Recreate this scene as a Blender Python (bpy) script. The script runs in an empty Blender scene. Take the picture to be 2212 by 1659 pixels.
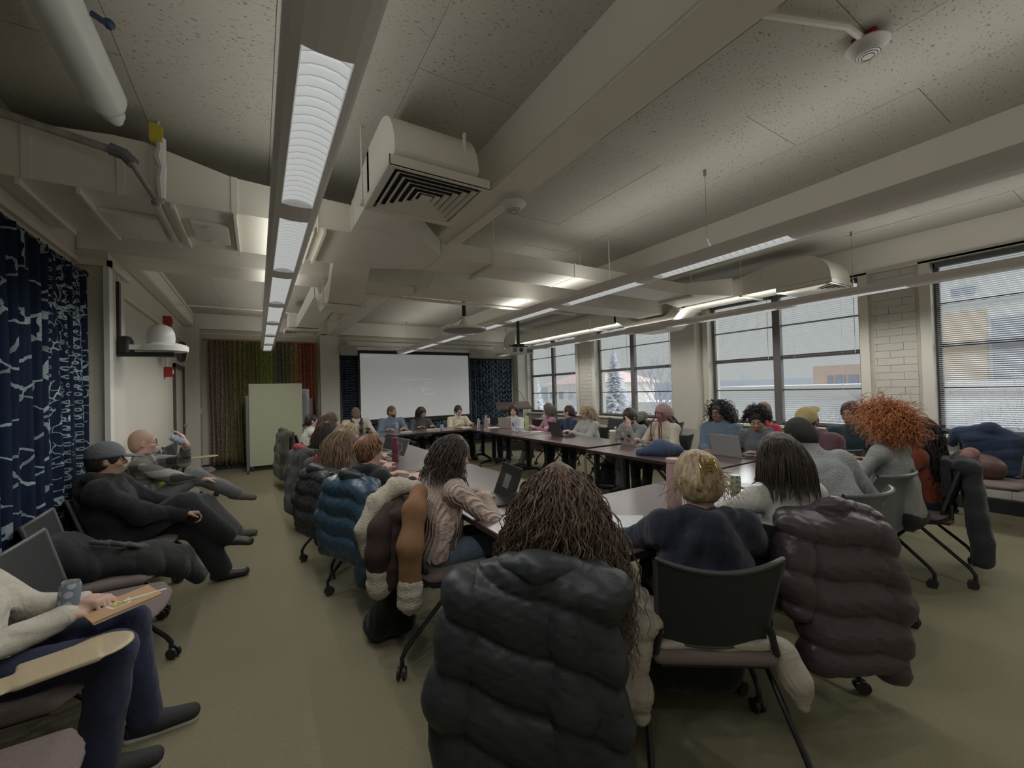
import bpy, bmesh, math, random, time
import numpy as np
from mathutils import Vector, Matrix, Euler
T0 = time.time()
sc = bpy.context.scene
COL = sc.collection
PI = math.pi
R = math.radians
rnd = random.Random(7)

# ---------------------------------------------------------------- camera
cam = bpy.data.cameras.new('camera'); camo = bpy.data.objects.new('camera', cam); COL.objects.link(camo)
cam.sensor_fit = 'HORIZONTAL'; cam.sensor_width = 36.0; cam.lens = 892.0 / 2212.0 * 36.0
cam.clip_start = 0.05; cam.clip_end = 400
_y, _p, _r = 0.55269158, 0.01506063, -0.02746877
_F = Vector((math.sin(_y)*math.cos(_p), math.cos(_y)*math.cos(_p), math.sin(_p)))
_rt = Vector((math.cos(_y), -math.sin(_y), 0)); _up = _rt.cross(_F)
_rt2 = _rt*math.cos(_r) + _up*math.sin(_r); _up2 = -_rt*math.sin(_r) + _up*math.cos(_r)
m = Matrix((( _rt2.x, _up2.x, -_F.x), (_rt2.y, _up2.y, -_F.y), (_rt2.z, _up2.z, -_F.z))).to_4x4()
m.translation = (0, 0, 1.5)
camo.matrix_world = m
sc.camera = camo

# ---------------------------------------------------------------- world and lights
w = bpy.data.worlds.new('sky'); sc.world = w; w.use_nodes = True
bg = w.node_tree.nodes['Background']
bg.inputs['Color'].default_value = (0.445, 0.47, 0.467, 1); bg.inputs['Strength'].default_value = 1.0
sun = bpy.data.lights.new('overcast_daylight', 'SUN'); sun.energy = 7.6; sun.angle = R(80); sun.color = (0.95, 0.98, 1.0)
so = bpy.data.objects.new('overcast_daylight', sun); COL.objects.link(so)
so.rotation_euler = Vector((-1, 0.12, -0.42)).to_track_quat('-Z', 'Y').to_euler()
vs = sc.view_settings
vs.view_transform = 'Standard'; vs.look = 'None'; vs.exposure = 0.0; vs.gamma = 1.0; vs.use_curve_mapping = False
sc.cycles.max_bounces = 8; sc.cycles.diffuse_bounces = 5; sc.cycles.transparent_max_bounces = 24

# ---------------------------------------------------------------- object helpers
def link(o, parent=None):
    COL.objects.link(o)
    if parent: o.parent = parent
    return o
def tag(o, label=None, cat=None, group=None, kind=None):
    if label: o['label'] = label
    if cat: o['category'] = cat
    if group: o['group'] = group
    if kind: o['kind'] = kind
    return o
def thing(name, label, cat, loc=(0,0,0), rz=0, group=None, rot=None):
    o = link(bpy.data.objects.new(name, None)); o.empty_display_size = .1
    o.location = loc; o.rotation_euler = rot if rot else (0,0,rz)
    return tag(o, label, cat, group)
_kids = {}
def copy_tree(o, label=None, group=None, loc=None, rz=None):
    c = o.copy(); link(c)
    if label: c['label'] = label
    if group: c['group'] = group
    if loc is not None: c.location = loc
    if rz is not None: c.rotation_euler = (0,0,rz)
    def rec(s, d):
        for ch in s.children:
            k = ch.copy(); COL.objects.link(k); k.parent = d
            rec(ch, k)
    rec(o, c)
    return c

class MB:
    def __init__(s): s.v=[]; s.f=[]; s.m=[]
    def add(s, vs, fs, mi=0):
        b=len(s.v); s.v.extend([tuple(v) for v in vs]); s.f.extend([tuple(i+b for i in f) for f in fs]); s.m.extend([mi]*len(fs)); return s
    def box(s, a, b, mi=0):
        x0,y0,z0=a; x1,y1,z1=b
        return s.add([(x0,y0,z0),(x1,y0,z0),(x1,y1,z0),(x0,y1,z0),(x0,y0,z1),(x1,y0,z1),(x1,y1,z1),(x0,y1,z1)],
              [(0,3,2,1),(4,5,6,7),(0,1,5,4),(1,2,6,5),(2,3,7,6),(3,0,4,7)],mi)
    def obox(s, c, ax, hs, mi=0):   # oriented box: centre, 3 axes, half sizes
        c=Vector(c); A=[Vector(a)*h for a,h in zip(ax,hs)]
        vs=[c+A[0]*i+A[1]*j+A[2]*k for k in(-1,1) for (i,j) in((-1,-1),(1,-1),(1,1),(-1,1))]
        return s.add(vs,[(0,3,2,1),(4,5,6,7),(0,1,5,4),(1,2,6,5),(2,3,7,6),(3,0,4,7)],mi)
    def tube(s, pts, r, n=8, mi=0, cap=True, flat=None):
        pts=[Vector(p) for p in pts]; rs=r if isinstance(r,(list,tuple)) else [r]*len(pts)
        rings=[]; up=None
        for i,p in enumerate(pts):
            t=((pts[min(i+1,len(pts)-1)]-pts[max(i-1,0)])).normalized()
            if up is None: up=t.orthogonal().normalized()
            else:
                up=(up-t*up.dot(t)); up = up.normalized() if up.length>1e-6 else t.orthogonal().normalized()
            bi=t.cross(up)
            rings.append([p+(up*math.cos(2*PI*k/n)+bi*math.sin(2*PI*k/n))*rs[i] for k in range(n)])
        vs=[v for rg in rings for v in rg]; fs=[]
        for i in range(len(pts)-1):
            for k in range(n):
                a=i*n+k; b=i*n+(k+1)%n; fs.append((a,b,b+n,a+n))
        if cap: fs.append(tuple(range(n))[::-1]); fs.append(tuple(range((len(pts)-1)*n,len(pts)*n)))
        return s.add(vs,fs,mi)
    def cyl(s, a, b, r, r2=None, n=16, mi=0): return s.tube([a,b],[r,r if r2 is None else r2],n,mi)
    def lathe(s, c, prof, n=24, mi=0, ax=None):   # prof: (radius, height)
        c=Vector(c); vs=[]; fs=[]
        if ax is None: X,Y,Z=Vector((1,0,0)),Vector((0,1,0)),Vector((0,0,1))
        else:
            Z=Vector(ax).normalized(); X=Z.orthogonal().normalized(); Y=Z.cross(X)
        for r,h in prof:
            for k in range(n): vs.append(c+X*(r*math.cos(2*PI*k/n))+Y*(r*math.sin(2*PI*k/n))+Z*h)
        for i in range(len(prof)-1):
            for k in range(n):
                a=i*n+k; b=i*n+(k+1)%n; fs.append((a,b,b+n,a+n))
        fs.append(tuple(range(n))[::-1]); fs.append(tuple(range((len(prof)-1)*n,len(prof)*n)))
        return s.add(vs,fs,mi)
    def prism(s, poly, axis, a, b, mi=0):   # poly of 2D points, extruded along axis (0,1,2) from a to b
        n=len(poly)
        def P(p,t):
            q=list(p); q.insert(axis,t); return tuple(q)
        vs=[P(p,a) for p in poly]+[P(p,b) for p in poly]
        fs=[tuple(range(n))[::-1],tuple(range(n,2*n))]+[(i,(i+1)%n,(i+1)%n+n,i+n) for i in range(n)]
        return s.add(vs,fs,mi)
    def grid(s, fn, nu, nv, mi=0):
        vs=[fn(i/nu,j/nv) for j in range(nv+1) for i in range(nu+1)]
        fs=[(j*(nu+1)+i,j*(nu+1)+i+1,(j+1)*(nu+1)+i+1,(j+1)*(nu+1)+i) for j in range(nv) for i in range(nu)]
        return s.add(vs,fs,mi)
    def sphere(s, c, r, n=12, mi=0, sc3=(1,1,1)):
        c=Vector(c); m_=n//2; vs=[]; fs=[]
        for i in range(1,m_):
            th=PI*i/m_
            for k in range(n): vs.append(c+Vector((math.sin(th)*math.cos(2*PI*k/n)*r*sc3[0],math.sin(th)*math.sin(2*PI*k/n)*r*sc3[1],math.cos(th)*r*sc3[2])))
        for i in range(m_-2):
            for k in range(n):
                a=i*n+k; b=i*n+(k+1)%n; fs.append((a,a+n,b+n,b))
        t=len(vs); vs.append(c+Vector((0,0,r*sc3[2]))); vs.append(c-Vector((0,0,r*sc3[2])))
        for k in range(n):
            fs.append((t,k,(k+1)%n)); a=(m_-2)*n; fs.append((t+1,a+(k+1)%n,a+k))
        return s.add(vs,fs,mi)
    def xf(s, M):
        s.v=[tuple(M@Vector(v)) for v in s.v]; return s
    def obj(s, name, mats, parent=None, smooth=None, bevel=0, label=None, loc=None, fix=True):
        me=bpy.data.meshes.new(name); me.from_pydata(s.v,[],s.f)
        if not isinstance(mats,(list,tuple)): mats=[mats]
        for mm in mats: me.materials.append(mm)
        if any(s.m): me.polygons.foreach_set('material_index',s.m)
        if fix:
            bm=bmesh.new(); bm.from_mesh(me); bmesh.ops.recalc_face_normals(bm,faces=bm.faces)
            if bevel: bmesh.ops.bevel(bm,geom=[e for e in bm.edges if len(e.link_faces)==2 and e.calc_face_angle(0)>.6],offset=bevel,segments=2,affect='EDGES',clamp_overlap=True)
            bm.to_mesh(me); bm.free()
        if smooth is not None:
            me.polygons.foreach_set('use_smooth',[True]*len(me.polygons))
            if smooth>0: me.set_sharp_from_angle(angle=R(smooth))
        o=bpy.data.objects.new(name,me); link(o,parent)
        if loc is not None: o.location=loc
        if label: o['label']=label
        return o

def struct(o): o['kind']='structure'; return o

# ---------------------------------------------------------------- materials
_mc={}
def nt(name):
    m=bpy.data.materials.new(name); m.use_nodes=True; t=m.node_tree; return m,t,t.nodes,t.links,t.nodes['Principled BSDF']
def mat(name, col, rough=.6, metal=0, noise=0, nscale=30, bump=0, bscale=200, stretch=None, emit=None, spec=.5, sheen=0, coat=0, alpha=None):
    if name in _mc: return _mc[name]
    m,t,N,L,b=nt(name); _mc[name]=m
    b.inputs['Base Color'].default_value=(*col,1); b.inputs['Roughness'].default_value=rough; b.inputs['Metallic'].default_value=metal
    b.inputs['Specular IOR Level'].default_value=spec
    if sheen: b.inputs['Sheen Weight'].default_value=sheen
    if coat: b.inputs['Coat Weight'].default_value=coat
    if emit: b.inputs['Emission Color'].default_value=(*emit[0],1); b.inputs['Emission Strength'].default_value=emit[1]
    if noise or bump:
        tc=N.new('ShaderNodeTexCoord'); mp=N.new('ShaderNodeMapping'); L.new(tc.outputs['Object'],mp.inputs[0])
        if stretch: mp.inputs['Scale'].default_value=stretch
    if noise:
        n=N.new('ShaderNodeTexNoise'); n.inputs['Scale'].default_value=nscale; n.inputs['Detail'].default_value=4; L.new(mp.outputs[0],n.inputs[0])
        mx=N.new('ShaderNodeMix'); mx.data_type='RGBA'; L.new(n.outputs[0],mx.inputs['Factor'])
        mx.inputs['A'].default_value=(*[c*(1-noise) for c in col],1); mx.inputs['B'].default_value=(*[min(1,c*(1+noise)) for c in col],1)
        L.new(mx.outputs['Result'],b.inputs['Base Color'])
    if bump:
        n=N.new('ShaderNodeTexNoise'); n.inputs['Scale'].default_value=bscale; n.inputs['Detail'].default_value=3; L.new(mp.outputs[0],n.inputs[0])
        bu=N.new('ShaderNodeBump'); bu.inputs['Strength'].default_value=bump; bu.inputs['Distance'].default_value=.01; L.new(n.outputs[0],bu.inputs['Height']); L.new(bu.outputs[0],b.inputs['Normal'])
    return m
def cloth(name, col, **k):
    if name in _mc: return _mc[name]
    d=dict(rough=.9,noise=.18,nscale=60,bump=.35,bscale=350,spec=.15,sheen=.15); d.update(k); return wrinkle(mat(name,col,**d))
def wrinkle(m,strength=.28,scale=8):
    t=m.node_tree; N=t.nodes; L=t.links; b=N['Principled BSDF']; tc=N.new('ShaderNodeTexCoord'); n=N.new('ShaderNodeTexNoise'); n.inputs['Scale'].default_value=scale; n.inputs['Detail'].default_value=3; n.inputs['Distortion'].default_value=1.2
    L.new(tc.outputs['Object'],n.inputs[0]); a=N.new('ShaderNodeMath'); a.operation='SUBTRACT'; L.new(n.outputs[0],a.inputs[0]); a.inputs[1].default_value=.5
    c=N.new('ShaderNodeMath'); c.operation='ABSOLUTE'; L.new(a.outputs[0],c.inputs[0]); bu=N.new('ShaderNodeBump'); bu.inputs['Strength'].default_value=strength; bu.inputs['Distance'].default_value=.05; bu.invert=True
    L.new(c.outputs[0],bu.inputs['Height']); old=b.inputs['Normal'].links
    if old: L.new(old[0].from_socket,bu.inputs['Normal'])
    L.new(bu.outputs[0],b.inputs['Normal']); return m
def math_node(N,L,op,a,b=None,c=None):
    n=N.new('ShaderNodeMath'); n.operation=op
    for i,x in enumerate((a,b,c)):
        if x is None: continue
        if isinstance(x,(int,float)): n.inputs[i].default_value=x
        else: L.new(x,n.inputs[i])
    return n.outputs[0]
def mixc(N,L,f,a,b):
    mx=N.new('ShaderNodeMix'); mx.data_type='RGBA'
    for k,x in (('Factor',f),('A',a),('B',b)):
        if isinstance(x,tuple): mx.inputs[k].default_value=(*x,1)
        elif isinstance(x,(int,float)): mx.inputs[k].default_value=x
        else: L.new(x,mx.inputs[k])
    return mx.outputs['Result']

M_beam=mat('beam_paint',(.76,.735,.65),.55,noise=.03,nscale=3)
M_wall=mat('wall_paint',(.60,.575,.50),.55,noise=.04,nscale=3,bump=.08,bscale=60)
M_wallr=mat('brick_paint',(.56,.54,.475),.6,noise=.05,nscale=14,bump=.25,bscale=40)
M_duct=mat('duct_paint',(.76,.735,.65),.45,noise=.04,nscale=4)
M_trim=mat('trim_paint',(.68,.65,.57),.4)
M_white=mat('white_paint',(.74,.74,.71),.4)
M_black=mat('black_plastic',(.022,.022,.024),.45)
M_blackm=mat('black_metal',(.02,.02,.022),.3,metal=.3)
M_chrome=mat('chrome',(.6,.6,.6),.18,metal=1)
M_alu=mat('aluminium',(.42,.42,.42),.35,metal=.8)
M_base=mat('baseboard_rubber',(.03,.032,.04),.5)
M_red=mat('red_plastic',(.42,.03,.035),.4)
M_winframe=mat('window_frame_bronze',(.12,.115,.11),.5,noise=.1)

def mk_ceiling():
    m,t,N,L,b=nt('ceiling_panel_fibre'); tc=N.new('ShaderNodeTexCoord')
    mp=N.new('ShaderNodeMapping'); mp.inputs['Scale'].default_value=(1,2.2,1); L.new(tc.outputs['Object'],mp.inputs[0])
    oi=N.new('ShaderNodeObjectInfo'); ad=N.new('ShaderNodeVectorMath'); L.new(mp.outputs[0],ad.inputs[0])
    sc_=N.new('ShaderNodeVectorMath'); sc_.operation='SCALE'; L.new(oi.outputs['Random'],sc_.inputs['Scale']); sc_.inputs[0].default_value=(37,11,0); L.new(sc_.outputs[0],ad.inputs[1])
    n1=N.new('ShaderNodeTexNoise'); n1.inputs['Scale'].default_value=40; n1.inputs['Detail'].default_value=4; n1.inputs['Distortion'].default_value=.6; L.new(ad.outputs[0],n1.inputs[0])
    n2=N.new('ShaderNodeTexNoise'); n2.inputs['Scale'].default_value=3; L.new(ad.outputs[0],n2.inputs[0])
    th=math_node(N,L,'MULTIPLY_ADD',n2.outputs[0],.16,.55)
    f=math_node(N,L,'SUBTRACT',n1.outputs[0],th); f=math_node(N,L,'MULTIPLY',f,30); cl=N.new('ShaderNodeClamp'); L.new(f,cl.inputs[0])
    tone=mixc(N,L,oi.outputs['Random'],(.46,.445,.385),(.50,.485,.42))
    L.new(mixc(N,L,cl.outputs[0],tone,(.28,.27,.23)),b.inputs['Base Color']); b.inputs['Roughness'].default_value=.95; b.inputs['Specular IOR Level'].default_value=.1
    bu=N.new('ShaderNodeBump'); bu.inputs['Strength'].default_value=.5; bu.inputs['Distance'].default_value=.01; bu.invert=True; L.new(cl.outputs[0],bu.inputs['Height']); L.new(bu.outputs[0],b.inputs['Normal'])
    return m
M_ceil=mk_ceiling()
def mk_carpet():
    m,t,N,L,b=nt('carpet_olive'); tc=N.new('ShaderNodeTexCoord')
    n1=N.new('ShaderNodeTexNoise'); n1.inputs['Scale'].default_value=3; L.new(tc.outputs['Object'],n1.inputs[0])
    n2=N.new('ShaderNodeTexNoise'); n2.inputs['Scale'].default_value=160; n2.inputs['Detail'].default_value=2
    mp=N.new('ShaderNodeMapping'); mp.inputs['Scale'].default_value=(1.6,.35,1); L.new(tc.outputs['Object'],mp.inputs[0]); L.new(mp.outputs[0],n2.inputs[0])
    c1=mixc(N,L,n1.outputs[0],(.215,.195,.125),(.25,.228,.15)); 
    c2=mixc(N,L,n2.outputs[0],(.14,.128,.085),(.33,.30,.20)); 
    L.new(mixc(N,L,.55,c1,c2),b.inputs['Base Color']); b.inputs['Roughness'].default_value=1; b.inputs['Specular IOR Level'].default_value=.05
    bu=N.new('ShaderNodeBump'); bu.inputs['Strength'].default_value=.6; bu.inputs['Distance'].default_value=.004; L.new(n2.outputs[0],bu.inputs['Height']); L.new(bu.outputs[0],b.inputs['Normal'])
    return m
M_carpet=mk_carpet()
def mk_glass():
    m,t,N,L,b=nt('window_glass'); N.remove(b); o=N['Material Output']
    tr=N.new('ShaderNodeBsdfTransparent'); tr.inputs[0].default_value=(.97,.985,.98,1); gl=N.new('ShaderNodeBsdfGlossy'); gl.inputs['Roughness'].default_value=.03
    fr=N.new('ShaderNodeFresnel'); fr.inputs[0].default_value=1.45; mx=N.new('ShaderNodeMixShader'); L.new(fr.outputs[0],mx.inputs[0]); L.new(tr.outputs[0],mx.inputs[1]); L.new(gl.outputs[0],mx.inputs[2]); L.new(mx.outputs[0],o.inputs[0])
    return m
M_glass=mk_glass()
def mk_wood():
    m,t,N,L,b=nt('table_mahogany'); tc=N.new('ShaderNodeTexCoord'); mp=N.new('ShaderNodeMapping'); mp.inputs['Scale'].default_value=(14,1.2,1); L.new(tc.outputs['Object'],mp.inputs[0])
    n=N.new('ShaderNodeTexNoise'); n.inputs['Scale'].default_value=5; n.inputs['Detail'].default_value=6; L.new(mp.outputs[0],n.inputs[0])
    L.new(mixc(N,L,n.outputs[0],(.070,.045,.042),(.125,.082,.076)),b.inputs['Base Color']); b.inputs['Roughness'].default_value=.30; b.inputs['Specular IOR Level'].default_value=.95; b.inputs['Coat Weight'].default_value=.6; b.inputs['Coat Roughness'].default_value=.22
    return m
M_table=mk_wood()
# ================================================================ room shell
CZ=3.24; XL=-1.22; XR=6.95; YF=10.65; YB=-1.2
struct(MB().box((XL-.3,YB-.3,-.1),(XR+.3,YF+.3,0)).obj('floor',M_carpet))
# ceiling: slab and fibre panels
cs=struct(MB().box((XL-.3,YB-.3,CZ+.03),(XR+.3,YF+.3,CZ+.2)).obj('ceiling',M_wall))
pm=None; row=0
yy=YB
PW,PL=.66,1.32
pb=MB().box((.0015,.0015,0),(PW-.0015,PL-.0015,.03)); pmesh=pb.obj('ceiling_panel',M_ceil,cs).data
bpy.data.objects.remove(COL.objects['ceiling_panel'])
xi=0; x=XL
while x<XR:
    y=YB-(PL/2 if xi%2 else 0)
    while y<YF:
        o=bpy.data.objects.new('ceiling_panel',pmesh); link(o,cs); o.location=(x,y,CZ+rnd.uniform(-.002,.002))
        y+=PL
    x+=PW; xi+=1
# walls
def wallbox(name,a,b,m=M_wall): return struct(MB().box(a,b).obj(name,m))
wallbox('wall_left',(XL-.2,YB-.2,0),(XL,YF+.2,CZ+.1))
wallbox('wall_far',(XL-.2,YF,0),(XR+.2,YF+.2,CZ+.1))
wallbox('wall_back',(XL-.2,YB-.2,0),(XR+.2,YB,CZ+.1))
WINS=[(8.1,10.3),(5.25,7.4),(2.26,4.46),(-.65,1.56)]
SILL=.84; HEAD=2.90
# window wall: solid parts as one mesh with recessed brick fields
wr=MB()
wr.box((XR,YB-.2,HEAD),(XR+.3,YF+.2,CZ+.1)); wr.box((XR,YB-.2,0),(XR+.3,YF+.2,SILL))
ys=[YF+.2]+[v for w_ in WINS for v in (w_[1],w_[0])]+[YB-.2]
for i in range(0,len(ys),2): wr.box((XR,ys[i+1],SILL),(XR+.3,ys[i],HEAD))
WR=struct(wr.obj('wall_right',M_wallr))
BH=.094
bmesh_cache={}
def bricks(y0,y1,z0,z1):
    r=0; z=z0
    while z<z1-.02:
        zt=min(z+BH,z1); y=y0-(.13 if r%2 else 0)
        while y<y1-.005:
            a=max(y,y0); b_=min(y+.26,y1)
            if b_-a>.02:
                k=(round(b_-a,3),round(zt-z,3))
                if k not in bmesh_cache:
                    t_=MB().box((-.009,.0012,.0014),(.004,k[0]-.0012,k[1]-.0014)).obj('brick',M_wallr,bevel=.002); bmesh_cache[k]=t_.data; bpy.data.objects.remove(t_)
                o=bpy.data.objects.new('brick',bmesh_cache[k]); link(o,WR); o.location=(XR+rnd.uniform(-.003,.002),a,z)
            y+=.26
        z+=BH; r+=1
bricks(1.70,2.12,SILL,HEAD); bricks(7.5,7.98,SILL,HEAD); bricks(-.3,2.5,.16,SILL-.04)
# piers / columns
struct(MB().box((6.74,4.602,0),(XR,5.098,2.725)).obj('trim_1',M_wall))
struct(MB().box((XL,4.602,0),(-1.03,5.098,2.725)).obj('trim_2',M_wall))
struct(MB().box((XL,10.3,0),(-.98,YF,2.935)).obj('trim_3',M_wall))
struct(MB().box((1.25,10.46,0),(1.66,YF,2.905)).obj('trim_4',M_wall))
struct(MB().box((6.6,10.35,0),(XR,YF,2.935)).obj('trim_5',M_wall))
struct(MB().box((-1.05,4.56,0),(-1.015,4.66,2.6)).obj('trim_6',M_white))
# beams
def beam(n,a,b): return struct(MB().box(a,b).obj(n,M_beam,bevel=.012))
beam('trim_7',(XL,4.6,2.72),(XR,5.1,CZ+.02))
beam('trim_8',(1.40,YB,2.90),(1.68,YF,CZ+.02))
beam('trim_9',(4.2,YB,2.93),(4.5,YF,CZ+.02))
beam('trim_10',(XL,5.1,2.95),(-1.07,10.3,CZ+.02))
beam('trim_11',(6.72,YB,2.93),(XR,YF,CZ+.02))
beam('trim_12',(XL,10.45,2.93),(XR,YF,CZ+.02))
# picture rails
struct(MB().box((XL,YB,2.61),(XL+.03,4.6,2.65)).box((XL,4.57,2.60),(-1.0,4.6,2.65)).box((-1.03,4.57,2.60),(-1.0,5.16,2.65)).box((XL,5.1,2.60),(XL+.03,10.3,2.64)).obj('trim_13',M_trim))
struct(MB().box((-.98,YF-.03,2.84),(1.25,YF,2.88)).box((1.66,YF-.03,2.84),(6.6,YF,2.88)).obj('trim_14',M_trim))
struct(MB().box((6.90,YB,2.905),(XR,YF,2.945)).obj('trim_15',M_trim))
struct(MB().box((1.9,YF-.10,2.68),(5.9,YF,2.79)).obj('trim_16',M_trim))
# baseboards
struct(MB().box((-.98,YF-.02,0),(6.6,YF,.13)).obj('baseboard_far',M_base))
struct(MB().box((XR-.04,YB,0),(XR,YF,.15)).obj('baseboard_right',M_base))
struct(MB().box((XL,5.1,0),(XL+.02,9.0,.12)).obj('baseboard_left',M_base))
# door in left wall
d=struct(MB().box((XL-.06,9.05,0),(XL+.004,10.0,2.05)).obj('door_1',mat('door_cream',(.55,.52,.44),.5)))
MB().box((XL-.01,8.98,0),(XL+.035,9.05,2.12)).box((XL-.01,10.0,0),(XL+.035,10.07,2.12)).box((XL-.01,8.98,2.05),(XL+.035,10.07,2.12)).obj('door_frame',mat('door_frame_dark',(.10,.07,.06),.5),d)
MB().sphere((XL+.05,9.93,1.0),.03).obj('door_knob',M_chrome,d,smooth=0)
# windows ----------------------------------------------------------
M_slat=mat('blind_slat',(.42,.42,.44),.5)
blabels=[('white venetian blind on the far half of the farthest window','white venetian blind on the near half of the farthest window'),
 ('white venetian blind on the far half of the window with bare trees behind','white venetian blind on the near half of the window with bare trees behind'),
 ('white venetian blind on the far half of the big window behind the denim-shirted person','white venetian blind on the near half of the big window left of the brick pier'),
 ('dense white venetian blind over the far half of the nearest window','dense white venetian blind over the near half of the nearest window')]
for wi,(y0,y1) in enumerate(WINS):
    X0=XR-.02; X1=XR+.06
    W_=struct(MB().box((X0-.03,y0-.1,HEAD),(XR,y1+.1,HEAD+.04)).box((X0-.02,y0-.1,SILL),(XR,y0,HEAD)).box((X0-.02,y1,SILL),(XR,y1+.1,HEAD)).obj('window_%d'%(wi+1),M_trim))
    MB().box((X0-.08,y0-.12,SILL-.04),(XR+.1,y1+.12,SILL)).obj('window_sill',M_trim,W_,bevel=.006)
    ym=(y0+y1)/2; f=MB(); fx0,fx1=XR+.10,XR+.15
    f.box((fx0,y0,SILL),(fx1,y0+.05,HEAD)).box((fx0,y1-.05,SILL),(fx1,y1,HEAD)).box((fx0-.03,ym-.055,SILL),(fx1,ym+.055,HEAD)).box((fx0,y0,HEAD-.05),(fx1,y1,HEAD)).box((fx0,y0,SILL),(fx1,y1,SILL+.06))
    f.obj('window_frame',M_winframe,W_)
    zm=(SILL+HEAD)/2+.03
    for (a,b) in ((y0+.05,ym-.055),(ym+.055,y1-.05)):
        MB().box((fx0-.005,a,zm-.03),(fx1,b,zm+.03)).obj('meeting_rail',M_winframe,W_)
        for zz in ((zm+HEAD)/2,(zm+SILL)/2+.02): MB().box((fx0+.01,a,zz-.011),(fx1-.01,b,zz+.011)).obj('glazing_bar',M_winframe,W_)
        MB().add([(fx0+.02,a,SILL+.06),(fx0+.02,a,HEAD-.05),(fx0+.02,b,HEAD-.05),(fx0+.02,b,SILL+.06)],[(0,1,2,3)]).obj('pane',M_glass,W_,fix=False)
    for j,(a,b) in enumerate(((ym+.06,y1-.03),(y0+.03,ym-.06))):
        bl=thing('window_blind',blabels[wi][j],'blind',(XR+.05,(a+b)/2,HEAD-.02)); L_=(b-a)/2
        MB().box((-.03,-L_,-.04),(.03,L_,0)).obj('headrail',M_winframe,bl)
        s=MB(); z=-.07; tilt=.0 if wi<3 else .35
        while z>-(HEAD-SILL)+.12:
            s.add([(-.012,-L_,z-.012*tilt),(.012,-L_,z+.012*tilt),(.012,L_,z+.012*tilt),(-.012,L_,z-.012*tilt)],[(0,1,2,3)]); z-=.0235 if wi==3 else .03
        tag(s.obj('slats',M_slat,bl,fix=False),kind='stuff')
        zb=-(HEAD-SILL)+.05
        MB().box((-.014,-L_,zb),(.014,L_,zb+.03)).obj('bottom_rail',M_winframe,bl)
        MB().cyl((-.03,-L_*.92,-.04),(-.035,-L_*.92,-1.0),.004,n=6).obj('tilt_wand',M_white,bl)
        for q in (-.6,.6): MB().cyl((0,q*L_,-.04),(0,q*L_,zb+.02),.0012,n=4).obj('cord',M_white,bl)
# ================================================================ outdoors (haze and glare put into pale tree and building colours)
M_haze_twigs=mat('distant_hazed_twigs',(.62,.64,.7),1)  # twig colour paled to hold the outdoor haze
M_tree=mat('distant_hazed_bark',(.50,.52,.58),1)  # bark lightened and blued, haze is part of this colour
def bld_mat(n,c): return mat(n,c,.9,noise=.06,nscale=2)  # facade colours are lightened, window glare and haze mixed in
gr=struct(MB().box((9,-60,-9),(160,160,-8.6)).obj('trim_17',mat('snowy_ground',(.85,.85,.85),1)))
def building(name,label,x0,x1,y0,y1,z1,m,wins,wm,roof=None,z0=-8.7):
    t=thing(name,label,'building',((x0+x1)/2,(y0+y1)/2,z0))
    o=-Vector(t.location)
    MB().box((x0,y0,z0),(x1,y1,z1)).xf(Matrix.Translation(o)).obj('wall',m,t)
    if roof=='flat': MB().box((x0-.4,y0-.4,z1),(x1+.4,y1+.4,z1+.5)).xf(Matrix.Translation(o)).obj('parapet',mat('pale_parapet',(.75,.75,.75),.8),t)
    if roof=='hip':
        c=(y0+y1)/2; h=3.0
        MB().add([(x0-.8,y0-.8,z1),(x1+.8,y0-.8,z1),(x1+.8,y1+.8,z1),(x0-.8,y1+.8,z1),((x0+x1)/2,y0+5,z1+h),((x0+x1)/2,y1-5,z1+h)],[(0,1,4),(1,2,5,4),(2,3,5),(3,0,4,5),(0,3,2,1)]).xf(Matrix.Translation(o)).obj('roof',mat('red_tile_roof',(.70,.54,.52),.9),t)
    for (ya,yb,za,zb) in wins:
        MB().box((x0-.06,ya,za),(x0+.05,yb,zb)).xf(Matrix.Translation(o)).obj('window',wm,t)
    return t
Mw=mat('pale_window_glass',(.33,.37,.45),.3)
bt_=building('brick_building','pale block with tan brick panel and dark glazed bay through the nearest blinds',30,42,-14,8.2,9.5,bld_mat('pale_render',(.78,.78,.80)),[],Mw,'flat')
def bpart(n,a,b,m,par=bt_): MB().box(a,b).xf(Matrix.Translation(-Vector(par.location))).obj(n,m,par)
bpart('brick_panel',(29.9,4.87,-8),(30.02,8.25,4.8),bld_mat('tan_brick',(.66,.52,.38)))
for k in range(5):
    for z_ in (1.15,2.8): bpart('window',(29.85,4.7-k*1.9-1.8,z_),(30.0,4.7-k*1.9,z_+1.5),Mw)
bpart('window',(29.85,5.2,5.6),(30.0,6.0,6.0),Mw)
building('stone_hall','long pale low building with small windows behind the spruce and bare oak',54,62,27,50,-1.0,bld_mat('pale_stone2',(.70,.68,.66)),[(y,y+1.3,-4.4,-2.8) for y in range(29,49,4)],Mw)
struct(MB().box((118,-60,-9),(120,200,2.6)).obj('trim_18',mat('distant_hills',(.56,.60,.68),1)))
building('low_building','long low pale flat-roofed wing outside the two nearest windows',22,28,-16,15.2,.85,bld_mat('pale_concrete',(.78,.78,.80)),[],Mw,'flat')
building('brick_building','brick upper storey with white windows seen over the low flat roof',42.6,50,8.9,17.4,2.9,bld_mat('tan_brick_pale',(.66,.52,.44)),[(16.3,15.9,1.1,2.0),(15.7,15.0,1.1,2.0),(14.8,14.1,1.1,2.0),(13.9,13.2,1.1,2.0)],Mw)
building('stone_hall','long pale stone hall with a red hipped roof beyond the farthest window',52,66,54,70,2.4,bld_mat('pale_stone',(.70,.68,.64)),[(y,y+1.2,z,z+1.5) for y in range(56,69,3) for z in (-4.6,-.6)],Mw,'hip')
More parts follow.
